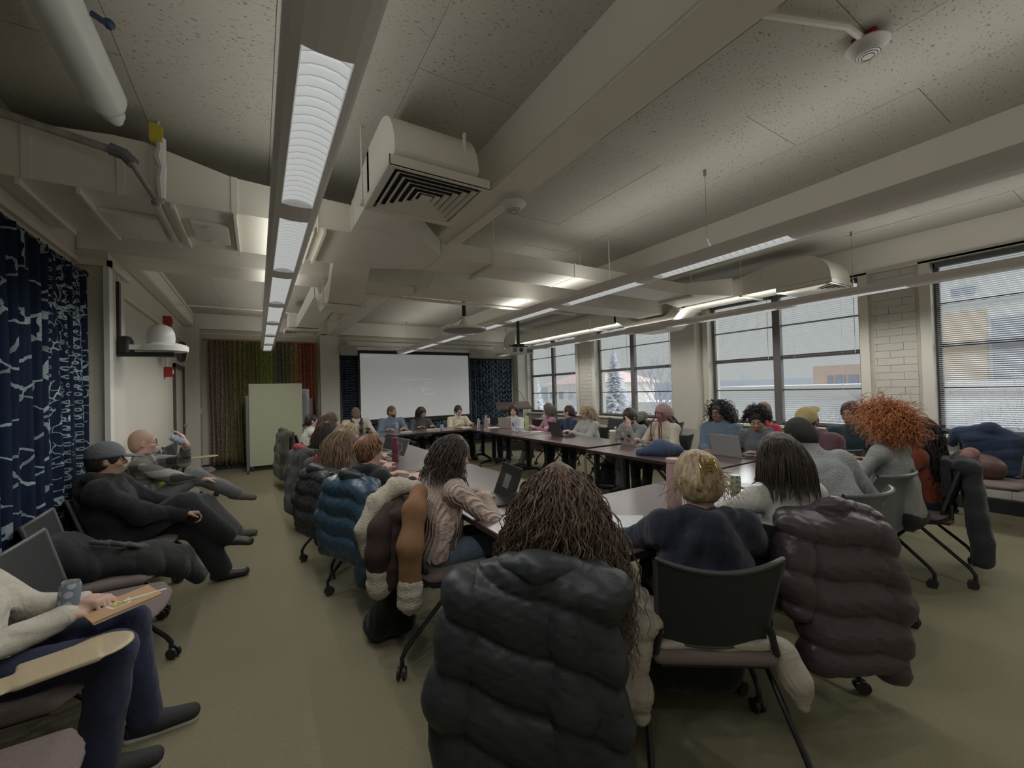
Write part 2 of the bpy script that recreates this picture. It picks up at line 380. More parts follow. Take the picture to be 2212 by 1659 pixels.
def bare_tree(name,label,loc,h,seed,spread=.55,depth=5,mt=M_tree):
    t=thing(name,label,'tree',loc); r=random.Random(seed); tr=MB(); br=MB()
    def grow(p,d,l,rad,k):
        q=p+d*l; (tr if k==0 else br).tube([p,p+d*l*.5+Vector((r.uniform(-1,1),r.uniform(-1,1),0))*l*.05,q],[rad,rad*.85,rad*.7],5 if k<3 else 3,cap=False)
        if k<depth:
            for _ in range(3 if k<4 else 2):
                e=(d+Vector((r.uniform(-1,1),r.uniform(-1,1),r.uniform(-.35,.7)))*spread*1.25).normalized()
                grow(p+d*l*r.uniform(.55,1),e,l*r.uniform(.6,.82),rad*.58,k+1)
    grow(Vector((0,0,0)),Vector((0,0,1)),h*.3,h*.012,0)
    tr.obj('trunk',mt,t,smooth=0,fix=False); tag(br.obj('branches',mt,t,smooth=0,fix=False),kind='stuff')
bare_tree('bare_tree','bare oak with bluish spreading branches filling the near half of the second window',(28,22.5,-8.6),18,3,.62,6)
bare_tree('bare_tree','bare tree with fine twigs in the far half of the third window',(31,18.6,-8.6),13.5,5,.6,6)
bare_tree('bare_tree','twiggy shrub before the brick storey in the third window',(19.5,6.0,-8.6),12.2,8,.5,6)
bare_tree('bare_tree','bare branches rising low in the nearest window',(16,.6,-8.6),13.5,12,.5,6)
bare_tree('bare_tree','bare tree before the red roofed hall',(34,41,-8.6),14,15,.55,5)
def conifer(label,loc,h,seed):
    t=thing('conifer',label,'tree',loc); r=random.Random(seed)
    MB().tube([(0,0,0),(0,0,h)],[h*.018,h*.003],6).obj('trunk',M_tree,t)
    b=MB()
    for i in range(1000):
        z=h*(.12+.88*(i/1000)**.85); L_=(1-z/h)*h*.30+.15; a=r.uniform(0,2*PI); L_*=r.uniform(.6,1.05)
        p=Vector((0,0,z)); d=Vector((math.cos(a),math.sin(a),-.18)); q=p+d*L_; s_=Vector((-math.sin(a),math.cos(a),0))*L_*.16
        b.add([p,p+d*L_*.5+s_,q,p+d*L_*.5-s_,p+d*L_*.5+Vector((0,0,-L_*.12))],[(0,1,4),(1,2,4),(2,3,4),(3,0,4),(0,3,2,1)])
    tag(b.obj('needles',mat('distant_hazed_needles',(.78,.80,.84),1,noise=.15,nscale=2),t,fix=False),kind='stuff')  # needle colour lightened to hold haze and lift its shaded look
conifer('tall haze-pale spruce in the far half of the second window',(29.5,28.9,-8.6),14.3,2)
conifer('haze-pale spruce in the far half of the farthest window',(31,44.5,-8.6),12.9,4)
# ================================================================ light fixtures
def mk_em(n,c,s):
    m,t,N,L,b=nt(n); b.inputs['Base Color'].default_value=(.6,.6,.6,1); b.inputs['Emission Color'].default_value=(*c,1); b.inputs['Emission Strength'].default_value=s; return m
M_lens=mk_em('fixture_louver_lit',(.93,.96,.95),.24)
M_lens2=mk_em('fixture_reflector_lit',(.93,.96,.96),.34)
M_fix=mat('fixture_grey',(.80,.78,.76),.45)
M_wire=mat('steel_wire',(.35,.35,.35),.4,metal=.6)
def fixture(xc,label,y0,y1,off):
    t=thing('linear_light_fixture',label,'ceiling light',(xc,y0,2.48)); Ln=y1-y0
    hw=.118; prof=[(-hw,.085),(-hw,.05),(-.10,.02),(-.06,.004),(0,0),(.06,.004),(.10,.02),(hw,.05),(hw,.085)]
    inner=.072
    # louver openings
    ops=[]; y=off-y0
    while y<Ln-.1:
        a=max(y,.08); b=min(y+1.11,Ln-.06)
        if b-a>.1: ops.append((a,b))
        y+=1.315
    body=MB()
    body.prism([(-hw,.085),(-hw,.05),(-.10,.02),(-inner,.006),(-inner,.085)],1,0,Ln)
    body.prism([(hw,.085),(inner,.085),(inner,.006),(.10,.02),(hw,.05)],1,0,Ln)
    p=0
    for a,b in ops+[(Ln,Ln)]:
        if a>p: body.prism([(-inner,.006),(-.03,0),(.03,0),(inner,.006),(inner,.085),(-inner,.085)],1,p,a)
        p=b
    body.prism([(-hw,.085),(-hw,.05),(-.10,.02),(-.06,.004),(.06,.004),(.10,.02),(hw,.05),(hw,.085)],1,-.012,0)
    body.prism([(-hw,.085),(-hw,.05),(-.10,.02),(-.06,.004),(.06,.004),(.10,.02),(hw,.05),(hw,.085)],1,Ln,Ln+.012)
    body.box((-hw,0,.085),(hw,Ln,.09)); body.obj('housing',M_fix,t)
    for a,b in ops:
        MB().box((-inner,a,.078),(inner,b,.084)).obj('reflector',M_lens2,t)
        s=MB(); n=max(3,int((b-a)/.052))
        for k in range(n):
            yk=a+(k+.5)*(b-a)/n
            s.prism([(-inner,.008),(-inner*.5,.022),(0,.027),(inner*.5,.022),(inner,.008),(inner,.05),(-inner,.05)],1,yk-.003,yk+.003)
        s.box((-inner,a,.006),(-inner+.004,b,.07)).box((inner-.004,a,.006),(inner,b,.07)); tag(s.obj('louver',M_lens,t),kind='stuff')
    k=0; y=.35
    while y<Ln:
        MB().tube([(-.09,y,.088),(0,y,.20),(.09,y,.088)],.0018,4).tube([(0,y,.2),(0,y,CZ-2.48-.02)],.0018,4).cyl((0,y,CZ-2.53),(0,y,CZ-2.48),.012,n=8).obj('hanger_wire',M_wire,t); y+=2.63
    lt=bpy.data.lights.new('uplight','AREA'); lt.shape='RECTANGLE'; lt.size=.18; lt.size_y=Ln-.2; lt.energy=UP*(Ln/10); lt.color=(1,.985,.95)
    lo=bpy.data.objects.new('uplight',lt); COL.objects.link(lo); lo.parent=t; lo.location=(0,Ln/2,.12); lo.rotation_euler=(PI,0,0)
    y=.9
    while y<Ln-1.2:
        ls=bpy.data.lights.new('downlight','SPOT'); ls.energy=DN; ls.spot_size=R(168); ls.spot_blend=.6; ls.shadow_soft_size=0; ls.color=(1,.985,.95)
        l2=bpy.data.objects.new('downlight',ls); COL.objects.link(l2); l2.parent=t; l2.location=(0,y,-.01); y+=.4383
    return t
UP=16; DN=9.8
fixture(.19,'long grey linear ceiling light nearest the left wall',-1.0,10.3,1.27)
fixture(3.11,'long grey linear ceiling light over the middle of the table ring',-1.0,10.3,1.36)
fixture(5.93,'long grey linear ceiling light running along the windows',-1.0,10.3,1.5)
# ================================================================ ducts
def strap(par,x0,x1,y,z,ztop=CZ):
    MB().box((x0-.03,y-.02,z-.03),(x1+.03,y+.02,z-.005)).obj('hanger_strap',M_duct,par)
    for x in (x0-.02,x1+.02): MB().cyl((x,y,z-.02),(x,y,ztop),.005,n=6).obj('hanger_rod',M_duct,par)
def seams(par,pts):
    for a,b in pts: MB().box(a,b).obj('duct_seam',M_duct,par)
def diffuser(label,cx,cy,z,s=.29):
    t=thing('ceiling_diffuser',label,'air vent',(cx,cy,z))
    f=MB(); 
    def ring(b,ro,ri,zo,zi):
        vs=[(sx*ro,sy*ro,zo) for sx,sy in((-1,-1),(1,-1),(1,1),(-1,1))]+[(sx*ri,sy*ri,zi) for sx,sy in((-1,-1),(1,-1),(1,1),(-1,1))]
        vs+=[(x,y,z_+.004) for x,y,z_ in vs]
        fs=[]
        for i in range(4):
            j=(i+1)%4; fs+=[(i,j,j+4,i+4),(i+8,i+12,j+12,j+8),(i,i+8,j+8,j),(i+4,j+4,j+12,i+12)]
        b.add(vs,fs)
    b=MB(); ring(b,s,s*.86,-.012,0); b.box((-s,-s,0),(-s+.004,s,.05)).box((s-.004,-s,0),(s,s,.05)).box((-s,-s,0),(s,-s+.004,.05)).box((-s,s-.004,0),(s,s,.05)); b.obj('frame',M_duct,t)
    MB().box((-s+.01,-s+.01,.048),(s-.01,s-.01,.052)).obj('plenum',mat('plenum_dark',(.03,.03,.032),.9),t)
    for k,q in enumerate((.80,.66,.52,.38,.24)):
        v=MB(); ring(v,s*q,s*(q-.075),-.006,.010); v.obj('vane',M_duct,t)
    MB().box((-s*.12,-s*.12,.0),(s*.12,s*.12,.006)).obj('centre_plate',M_duct,t)
    return t
def arc(cy,cz,r,a0,a1,n=10): return [(cy+r*math.cos(R(a0+(a1-a0)*i/n)),cz+r*math.sin(R(a0+(a1-a0)*i/n))) for i in range(n+1)]
# main duct on the left (along Y) with rounded elbow
D2=thing('air_duct','cream rectangular duct with a rounded elbow end running under the beam on the left','duct',(.8,3,2.75))
T_=Matrix.Translation(-Vector((.8,3,2.75)))
MB().prism(arc(2.42,2.78,.30,180,90)+[(2.75,3.08),(2.75,2.75),(2.15,2.75)],0,.63,1.12).xf(T_).obj('elbow',M_duct,D2,smooth=30)
MB().box((1.04,2.14,2.76),(1.052,2.16,3.0)).xf(T_).obj('duct_seam',M_duct,D2)
MB().prism([(2.7,3.08),(3.24,2.95),(3.24,2.75),(2.7,2.75)],0,.63,.97).xf(T_).obj('duct_section',M_duct,D2)
MB().box((.625,3.2,2.745),(.975,3.24,2.955)).xf(T_).obj('duct_seam',M_duct,D2)
MB().box((.63,3.24,2.75),(.97,4.2,2.95)).xf(T_).obj('duct_section',M_duct,D2)
# S drop under the beam
def sdrop(x0,x1,y0,y1,y2,y3,zt,zb,hgt):
    b=[];t=[]
    n=8
    def S(y,a,bb,za,zb_): u=min(1,max(0,(y-a)/(bb-a))); u=u*u*(3-2*u); return za+(zb_-za)*u
    ysx=[y0+(y1-y0)*i/n for i in range(n+1)]+[y2+(y3-y2)*i/n for i in range(n+1)]
    for y in ysx:
        z=S(y,y0,y1,zt,zb) if y<=y1 else S(y,y2,y3,zb,zt)
        b.append((y,z)); t.append((y,z+hgt))
    return b,t
def sduct(par,x0,x1,y0,y1,y2,y3,zt,zb,h,T):
    b,t=sdrop(x0,x1,y0,y1,y2,y3,zt,zb,h)
    m_=MB(); n=len(b)
    for i in range(n-1): m_.add([(x0,*b[i]),(x1,*b[i]),(x1,*b[i+1]),(x0,*b[i+1]),(x0,*t[i]),(x1,*t[i]),(x1,*t[i+1]),(x0,*t[i+1])],[(0,3,2,1),(4,5,6,7),(1,2,6,5),(3,0,4,7)])
    m_.xf(T).obj('offset_section',M_duct,par,smooth=30)
sduct(D2,.63,.97,4.15,4.6,5.15,5.7,2.75,2.46,.2,T_)
MB().box((.63,5.65,2.75),(.97,8.6,2.95)).xf(T_).obj('duct_section',M_duct,D2)
MB().prism([(8.4,2.75),(8.4,3.02),(8.7,3.05),(8.95,2.95),(9.05,2.75)],0,.50,1.02).xf(T_).obj('elbow',M_duct,D2)
for y,z in ((2.72,2.75),(4.62,2.46)):
    MB().box((.58,y,z-.03),(1.02,y+.04,z-.004)).xf(T_).obj('hanger_strap',M_duct,D2)
    for x in (.595,1.005): MB().cyl((x,y+.02,z-.02),(x,y+.02,CZ),.006,n=6).xf(T_).obj('hanger_rod',M_duct,D2)
diffuser('square louvred ceiling vent under the rounded duct elbow at the upper left centre',.90,2.42,2.695,.30)
diffuser('small louvred vent at the far end of the left duct, above the colourful curtain',.74,8.75,2.695,.30)
# cross duct to the left wall
D1=thing('air_duct','wide cream duct with access panels crossing to the left wall','duct',(-.4,3.7,2.75)); T1=Matrix.Translation(-Vector((-.4,3.7,2.75)))
b=MB(); 
prof=[(-1.22,3.05),(-.72,3.10),(-.57,3.10),(-.12,2.99),(.1,2.98),(.63,2.965)]
n=len(prof)
vs=[(x,3.33,2.75) for x,z in prof]+[(x,3.33,z) for x,z in prof]+[(x,4.2,2.75) for x,z in prof]+[(x,4.2,z) for x,z in prof]
fs=[]
for i in range(n-1): fs+=[(i,i+1,i+1+n,i+n),(i+2*n,i+3*n,i+1+3*n,i+1+2*n),(i,i+2*n,i+1+2*n,i+1),(i+n,i+1+n,i+1+3*n,i+3*n)]
fs+=[(0,n,3*n,2*n),(n-1,3*n-1,4*n-1,2*n-1)]
b.add(vs,fs).xf(T1).obj('duct_body',M_duct,D1)
for x in (-1.09,-.70,-.55,-.13): MB().box((x,3.32,2.745),(x+.035,3.335,3.05 if x<-.2 else 2.99)).xf(T1).obj('duct_seam',M_duct,D1)
for x in (-1.12,-.88,-.52,-.45,-.12,.36,.44): MB().box((x,3.34,2.712),(x+.018,4.19,2.75)).xf(T1).obj('standing_seam',M_duct,D1)
for x0,x1,y0,y1 in ((-.92,-.56,3.62,4.12),(-.38,-.16,3.58,3.98)):
    MB().box((x0,y0,2.722),(x1,y1,2.75)).xf(T1).obj('access_panel',M_duct,D1,bevel=.004)
    for yy_ in (y0+.04,y1-.06): MB().box(((x0+x1)/2-.02,yy_,2.708),((x0+x1)/2+.02,yy_+.015,2.722)).xf(T1).obj('latch',M_duct,D1)
for k in range(5): MB().cyl((.33,3.5+k*.13,2.742),(.33,3.5+k*.13,2.75),.006,n=8).xf(T1).obj('screw',M_black,D1)
for x,y in ((.40,3.31),(-.5,3.31)): MB().cyl((x,y,2.7),(x,y,CZ),.006,n=6).xf(T1).obj('hanger_rod',M_duct,D1)
# branch duct to the right
D3=thing('air_duct','flat cream branch duct crossing above the table ring toward the windows','duct',(3,3.78,2.75)); T3=Matrix.Translation(-Vector((3,3.78,2.75)))
MB().add([(.97,3.0,2.75),(1.46,3.55,2.75),(1.46,4.0,2.75),(.97,4.2,2.75),(.97,3.0,2.93),(1.46,3.55,2.90),(1.46,4.0,2.90),(.97,4.2,2.93)],[(0,3,2,1),(4,5,6,7),(0,1,5,4),(1,2,6,5),(2,3,7,6),(3,0,4,7)]).xf(T3).obj('branch_taper',M_duct,D3)
MB().box((1.46,3.55,2.75),(5.0,4.0,2.90)).xf(T3).obj('duct_section',M_duct,D3)
MB().add([(5.0,3.55,2.75),(5.75,3.3,2.75),(5.75,4.2,2.75),(5.0,4.0,2.75),(5.0,3.55,2.90),(5.75,3.3,3.0),(5.75,4.2,3.0),(5.0,4.0,2.90)],[(0,3,2,1),(4,5,6,7),(0,1,5,4),(1,2,6,5),(2,3,7,6),(3,0,4,7)]).xf(T3).obj('branch_taper',M_duct,D3)
for x in (1.46,3.05): MB().box((x,3.54,2.745),(x+.02,4.01,2.905)).xf(T3).obj('duct_seam',M_duct,D3)
for x in (1.98,3.55,5.1):
    MB().box((x,3.5,2.715),(x+.04,4.05,2.745)).xf(T3).obj('hanger_strap',M_duct,D3)
    for y in (3.52,4.03): MB().cyl((x+.02,y,2.72),(x+.02,y,CZ),.006,n=6).xf(T3).obj('hanger_rod',M_duct,D3)
# window side duct
D4=thing('air_duct','cream duct with rounded elbow running along the window wall','duct',(6.1,4,2.75)); T4=Matrix.Translation(-Vector((6.1,4,2.75)))
MB().prism(arc(2.47,2.78,.30,180,90)+[(2.85,3.08),(2.85,2.75),(2.17,2.75)],0,5.86,6.42).xf(T4).obj('elbow',M_duct,D4,smooth=30)
MB().prism([(2.85,3.08),(3.3,3.0),(4.2,2.97),(4.2,2.75),(2.85,2.75)],0,5.86,6.3).xf(T4).obj('duct_section',M_duct,D4)
for y in (2.95,3.35,3.95): MB().box((5.85,y,2.745),(6.31,y+.02,3.03 if y<3.1 else 3.0)).xf(T4).obj('duct_seam',M_duct,D4)
sduct(D4,5.86,6.3,4.15,4.58,5.15,5.7,2.75,2.46,.22,T4)
MB().box((5.86,5.65,2.72),(6.3,9.3,2.94)).xf(T4).obj('duct_section',M_duct,D4)
for y in (6.1,6.9,7.6,8.4,8.6): MB().box((5.85,y,2.715),(6.31,y+.02,2.945)).xf(T4).obj('duct_seam',M_duct,D4)
MB().prism(arc(9.5,2.78,.28,0,90)+[(9.2,3.06),(9.2,2.72),(9.78,2.72)],0,5.8,6.36).xf(T4).obj('elbow',M_duct,D4,smooth=30)
for y,z in ((3.2,2.75),(4.2,2.75),(6.3,2.72),(8.0,2.72)):
    MB().box((5.8,y,z-.03),(6.36,y+.04,z-.004)).xf(T4).obj('hanger_strap',M_duct,D4)
    for x in (5.82,6.34): MB().cyl((x,y+.02,z-.02),(x,y+.02,CZ),.005,n=6).xf(T4).obj('hanger_rod',M_duct,D4)
diffuser('square louvred vent on the window-side duct near the big windows',6.16,2.47,2.695,.31)
diffuser('louvred vent at the far end of the window-side duct',6.08,9.52,2.665,.28)
# ================================================================ conduits, detectors, pipes
pt=thing('insulated_pipe','thick white insulated pipe with capped end at the upper left','pipe',(-.62,2.0,3.0))
MB().tube([(-.0,-2.4,0),(0,.75,0)],.085,20).lathe((0,.75,0),[(.085,0),(.07,.05),(.05,.07),(.05,.14),(.03,.15),(.03,.2),(.012,.21)],20,ax=(0,1,0)).obj('jacket',M_white,pt,smooth=40)
MB().cyl((.09,.2,.02),(.13,.2,-.0),.012,n=8).sphere((.14,.2,0),.02).obj('valve',mat('dark_blue_valve',(.03,.05,.12),.4),pt,smooth=30)
st=thing('steel_pipe','worn bare steel pipe with elbow in front of the left duct','pipe',(-.6,3.15,2.9))
MB().tube([(-.62,0,.12),(-.05,0,.02)],.022,10).obj('pipe_run',mat('worn_pipe',(.33,.30,.27),.6,noise=.5,nscale=20),st,smooth=30)
MB().tube([(-.09,0,.03),(-.03,0,.015),(.01,0,-.03)],.034,10).obj('elbow_fitting',mat('grey_iron',(.16,.16,.17),.5),st,smooth=30)
MB().tube([(0,0,-.02),(.1,.1,-.19)],.018,10).lathe((.1,.1,-.19),[(.03,-.015),(.036,0),(.03,.015)],14,ax=(.5,.5,-.9)).obj('pipe_run',mat('worn_pipe',(.33,.30,.27)),st,smooth=30)
MB().tube([(.115,.1,.2),(.12,.1,.14),(.11,.1,.08),(.125,.1,.02),(.115,.1,-.05),(.12,.1,-.17)],[.03,.024,.03,.022,.028,.02],8).obj('wrapped_pipe',M_white,st,smooth=40)
MB().box((.07,.06,.17),(.13,.12,.27)).obj('valve_tag',mat('yellow_valve',(.5,.42,.04),.5),st)
def conduit(label,pts,r=.012):
    p0=Vector(pts[0]); o=MB().tube([Vector(p)-p0 for p in pts],r,8).obj('conduit',M_duct,smooth=40); o.location=p0; tag(o,label,'conduit'); return o
def smoke(label,loc,red=True):
    t=thing('smoke_detector',label,'smoke detector',loc)
    if red: MB().box((-.05,-.05,-.035),(.05,.05,0)).obj('mounting_box',M_red,t)
    MB().lathe((0,0,0),[(.03,-.03),(.085,-.035),(.09,-.045),(.07,-.06),(.055,-.09),(.03,-.1),(.01,-.102)],24).obj('cover',M_white,t,smooth=40)
    for r_ in (.050,.038,.026): MB().tube([(r_*math.cos(a*PI/10),r_*math.sin(a*PI/10),-.091-(.05-r_)*.4) for a in range(21)],.0022,4,cap=False).obj('grille_slot',M_black,t)
smoke('white smoke detector with red base on the ceiling at the upper right',(2.66,.79,CZ))
conduit('white conduit bending across the ceiling to the upper right smoke detector',[(1.7,.78,2.93),(2.0,.98,CZ-.03),(2.45,.80,CZ-.03),(2.62,.79,CZ-.03)],.016)
smoke('white smoke detector hanging under the beam beside the big vent',(1.60,2.5,2.89),False)
smoke('small smoke detector with red base on the far ceiling',(2.15,7.0,CZ))
conduit('thin white conduit below the beam from the big vent smoke detector',[(1.55,2.52,2.87),(1.52,3.4,2.875),(1.5,4.5,2.87)],.012)
conduit('long thin conduit across the far bay from left wall to detector',[(-1.1,8.2,2.98),(.4,8.2,2.98),(1.3,8.2,2.86),(1.8,7.6,CZ-.03),(2.05,7.08,CZ-.03)],.012)
conduit('white conduit running along the lower edge of the crossbeam',[(1.0,5.13,2.70),(4.4,5.13,2.70)],.02)
jb=thing('junction_box','white conduit junction box under the crossbeam','junction box',(1.62,4.58,2.68))
MB().box((-.07,-.04,-.04),(.07,.04,.04)).obj('box',M_duct,jb,bevel=.006); MB().tube([(.06,0,.02),(.10,-.03,.05),(.13,-.2,.2)],.012,8).obj('conduit_stub',M_duct,jb,smooth=30)
conduit('thin conduit on the side of the left ceiling beam',[(-1.05,5.2,3.16),(-1.05,10.2,3.16)],.01)
# projector and ceiling microphone
mp_=thing('ceiling_microphone','round white ceiling microphone disc hanging from a black pole','microphone',(2.60,5.50,2.40))
MB().lathe((0,0,0),[(.01,-.02),(.30,-.014),(.31,-.008)],36).obj('microphone_grille',mat('mic_grille_grey',(.28,.28,.29),.7),mp_,smooth=40)
MB().lathe((0,0,0),[(.31,-.008),(.325,-.004),(.33,.0),(.33,.012),(.30,.03),(.1,.06),(.06,.12),(.03,.16),(.03,.2)],36).obj('disc',M_white,mp_,smooth=40)
MB().cyl((0,0,.2),(0,0,CZ-2.4),.03,n=12).obj('pole',M_black,mp_,smooth=30)
MB().tube([(-.02,0,.2),(-.1,0,.13),(-.22,0,.06)],.004,6).obj('cable',M_black,mp_)
pj_=thing('projector','white projector on a black ceiling mount by the windows','projector',(4.72,7.35,2.33))
MB().box((-.26,-.18,-.07),(.26,.18,.06)).obj('body',M_white,pj_,bevel=.02,smooth=30)
MB().box((-.24,-.185,-.05),(-.16,-.178,.04)).box((.10,-.185,-.05),(.24,-.178,.03)).obj('vent_grille',mat('grey_grille',(.2,.2,.2),.6),pj_)
MB().cyl((-.05,-.19,0),(-.05,-.178,0),.045,n=16).obj('lens',M_black,pj_)
MB().box((-.09,-.09,.06),(.09,.09,.14)).tube([(-.24,0,.1),(.24,0,.1)],.01,6).tube([(-.15,-.12,.09),(.15,.12,.09)],.01,6).obj('bracket',M_black,pj_)
MB().cyl((0,0,.14),(0,0,CZ-2.33),.032,n=12).obj('pole',M_black,pj_,smooth=30)
print('shell',time.time()-T0)
# ================================================================ implicit surface modelling (numpy) -> quad meshes
def _v(a): return np.array(a,dtype=np.float32)
class SDF:
    def __init__(s,vox): s.vox=vox; s.P=[]; s.disp=None
    def cap(s,a,b,ra,rb=None,k=.02,side=None,w=1.0,op='u'):
        a=_v(a); b=_v(b); rb=ra if rb is None else rb; R_=max(ra,rb)*max(w,1)
        lo=np.minimum(a,b)-R_; hi=np.maximum(a,b)+R_
        ab=b-a; L2=float(ab@ab)+1e-9
        if side is not None: side=_v(side); side=side/np.linalg.norm(side)
        def f(P):
            q=P-a; t=np.clip((q@ab)/L2,0,1)
            q=q-t[...,None]*ab
            if side is not None:
                c=q@side; q=q-(c*(1-1/w))[...,None]*side
            return np.sqrt((q*q).sum(-1))-(ra+(rb-ra)*t)
        s.P.append((f,lo,hi,k,op)); return s
    def chain(s,pts,rs,k=.02,**kw):
        for i in range(len(pts)-1): s.cap(pts[i],pts[i+1],rs[i],rs[i+1],k,**kw)
        return s
    def ell(s,c,r,M=None,k=.02,op='u'):
        c=_v(c); r=_v(r); m=float(max(r)); Mi=None if M is None else np.array(M,dtype=np.float32)
        def f(P):
            q=P-c
            if Mi is not None: q=q@Mi    # columns of M are the local axes
            k0=np.sqrt(((q/r)**2).sum(-1)); k1=np.sqrt(((q/(r*r))**2).sum(-1))+1e-6
            return k0*(k0-1)/k1
        s.P.append((f,c-m,c+m,k,op)); return s
    def box(s,c,h,M=None,rad=.01,k=.02,op='u'):
        c=_v(c); h=_v(h); m=float(np.linalg.norm(h)); Mi=None if M is None else np.array(M,dtype=np.float32)
        def f(P):
            q=P-c
            if Mi is not None: q=q@Mi
            q=np.abs(q)-(h-rad); return np.sqrt((np.maximum(q,0)**2).sum(-1))+np.minimum(q.max(-1),0)-rad
        s.P.append((f,c-m,c+m,k,op)); return s
    def mesh(s,name):
        u=[p for p in s.P if p[4]=='u']; pad=s.vox*3+(.02 if s.disp else .004)
        lo=np.min([p[1] for p in u],0)-pad; hi=np.max([p[2] for p in u],0)+pad
        n=np.ceil((hi-lo)/s.vox).astype(int)+1
        ax=[lo[i]+s.vox*np.arange(n[i],dtype=np.float32) for i in range(3)]
        F=np.full(n,.08,dtype=np.float32)
        for f,l,h,k,op in s.P:
            e=k+s.vox*2+(.02 if s.disp else .004)
            i0=np.maximum(0,np.floor((l-e-lo)/s.vox).astype(int)); i1=np.minimum(n,np.ceil((h+e-lo)/s.vox).astype(int)+1)
            if (i1<=i0).any(): continue
            sl=tuple(slice(a,b) for a,b in zip(i0,i1))
            P=np.stack(np.meshgrid(*[ax[i][sl[i]] for i in range(3)],indexing='ij'),-1)
            d=f(P); D=F[sl]
            if op=='u':
                hh=np.clip(.5+.5*(D-d)/k,0,1); F[sl]=D+(d-D)*hh-k*hh*(1-hh)
            else:
                d=-d; hh=np.clip(.5-.5*(D-d)/k,0,1); F[sl]=D+(d-D)*hh+k*hh*(1-hh)
        if s.disp is not None:
            idx=np.nonzero(np.abs(F)<.03+s.vox)
            P=np.stack([ax[i][idx[i]] for i in range(3)],-1); F[idx]+=s.disp(P)
        for a in range(3):
            sl=[slice(None)]*3; sl[a]=0; F[tuple(sl)]=1; sl[a]=-1; F[tuple(sl)]=1
        return nets(F,lo,s.vox,name)
def nets(F,lo,vox,name):
    S=F<0; nx,ny,nz=F.shape
    acc=np.zeros((nx-1,ny-1,nz-1,3),np.float32); cnt=np.zeros((nx-1,ny-1,nz-1),np.float32)
    for ax in range(3):
        a=[slice(None)]*3; b=[slice(None)]*3; a[ax]=slice(0,-1); b[ax]=slice(1,None)
        A=F[tuple(a)]; B=F[tuple(b)]; X=(A<0)!=(B<0)
        I=np.nonzero(X); t=A[I]/(A[I]-B[I])
        pos=np.stack(I,-1).astype(np.float32); pos[:,ax]+=t
        o=[(0,0,0)]; oth=[i for i in range(3) if i!=ax]
        for d0 in (0,1):
            for d1 in (0,1):
                c=list(I); c[oth[0]]=I[oth[0]]-d0; c[oth[1]]=I[oth[1]]-d1
                ok=(c[oth[0]]>=0)&(c[oth[1]]>=0)&(c[oth[0]]<acc.shape[oth[0]])&(c[oth[1]]<acc.shape[oth[1]])
                ci=tuple(q[ok] for q in c)
                np.add.at(acc,ci,pos[ok]); np.add.at(cnt,ci,1)
    M_=cnt>0; idx=np.full(M_.shape,-1,np.int64); nv=int(M_.sum()); idx[M_]=np.arange(nv)
    V=acc[M_]/cnt[M_][:,None]*vox+lo
    quads=[]
    for ax in range(3):
        a=[slice(None)]*3; b=[slice(None)]*3; a[ax]=slice(0,-1); b[ax]=slice(1,None)
        A=S[tuple(a)]; B=S[tuple(b)]; I=np.nonzero(A!=B); sg=A[I]
        u,v=[(1,2),(2,0),(0,1)][ax]
        c=[list(I) for _ in range(4)]
        c[1][u]=I[u]-1; c[2][u]=I[u]-1; c[2][v]=I[v]-1; c[3][v]=I[v]-1
        ok=np.ones(len(I[0]),bool)
        for q in c:
            for k in (u,v): ok&=(q[k]>=0)&(q[k]<M_.shape[k])
            
        ids=[idx[tuple(x[ok] for x in q)] for q in c]; Q=np.stack(ids,-1); sgk=sg[ok]
        Q=np.where(sgk[:,None],Q,Q[:,::-1]); quads.append(Q)
    Q=np.concatenate(quads); Q=Q[(Q>=0).all(1)]
    me=bpy.data.meshes.new(name); me.vertices.add(nv); me.vertices.foreach_set('co',V.ravel())
    me.loops.add(len(Q)*4); me.loops.foreach_set('vertex_index',Q.ravel().astype(np.int32))
    me.polygons.add(len(Q)); me.polygons.foreach_set('loop_start',np.arange(len(Q),dtype=np.int32)*4); me.polygons.foreach_set('use_smooth',np.ones(len(Q),bool))
    me.update(calc_edges=True); me.validate()
    return me
def sobj(s,name,m,parent=None,label=None):
    me=s.mesh(name)
    for mm in (m if isinstance(m,(list,tuple)) else [m]): me.materials.append(mm)
    o=bpy.data.objects.new(name,me); link(o,parent)
    if label: o['label']=label
    return o
def folds(amp,freq,seed,zf=.6):
    g=np.random.RandomState(seed); D=g.normal(size=(5,3)); D[:,2]*=zf; D/=np.linalg.norm(D,axis=1)[:,None]; ph=g.uniform(0,6.28,5); W=g.normal(size=(5,3))*3
    def f(P):
        o=0
        for i in range(5): o=o+np.sin(P@D[i]*freq*(1+.35*i)+ph[i]+1.3*np.sin(P@W[i]*2))/(1+.5*i)
        c=np.sin(P@D[0]*freq*1.7+1.8*np.sin(P@W[1]*1.7)+ph[2]); c2=np.sin(P@D[3]*freq*2.3+1.5*np.sin(P@W[3]*2)+ph[0])
        o=o*.7+.9*(1-np.abs(c))**3+.5*(1-np.abs(c2))**4-.25
        return (o*amp*.5).astype(np.float32)
    return f
def quilt(amp,period,z0=0,slant=0,extra=None):
    def f(P):
        z=P[...,2]+slant*P[...,0]+.012*np.sin(P[...,0]*17+P[...,1]*9)-z0
        o=amp*(1-2*np.sqrt(np.abs(np.sin(PI*z/period))))*.8
        o=o+.0025*np.sin(P[...,0]*70+8*np.sin(P[...,2]*40))
        if extra: o=o+extra(P)
        return o.astype(np.float32)
    return f
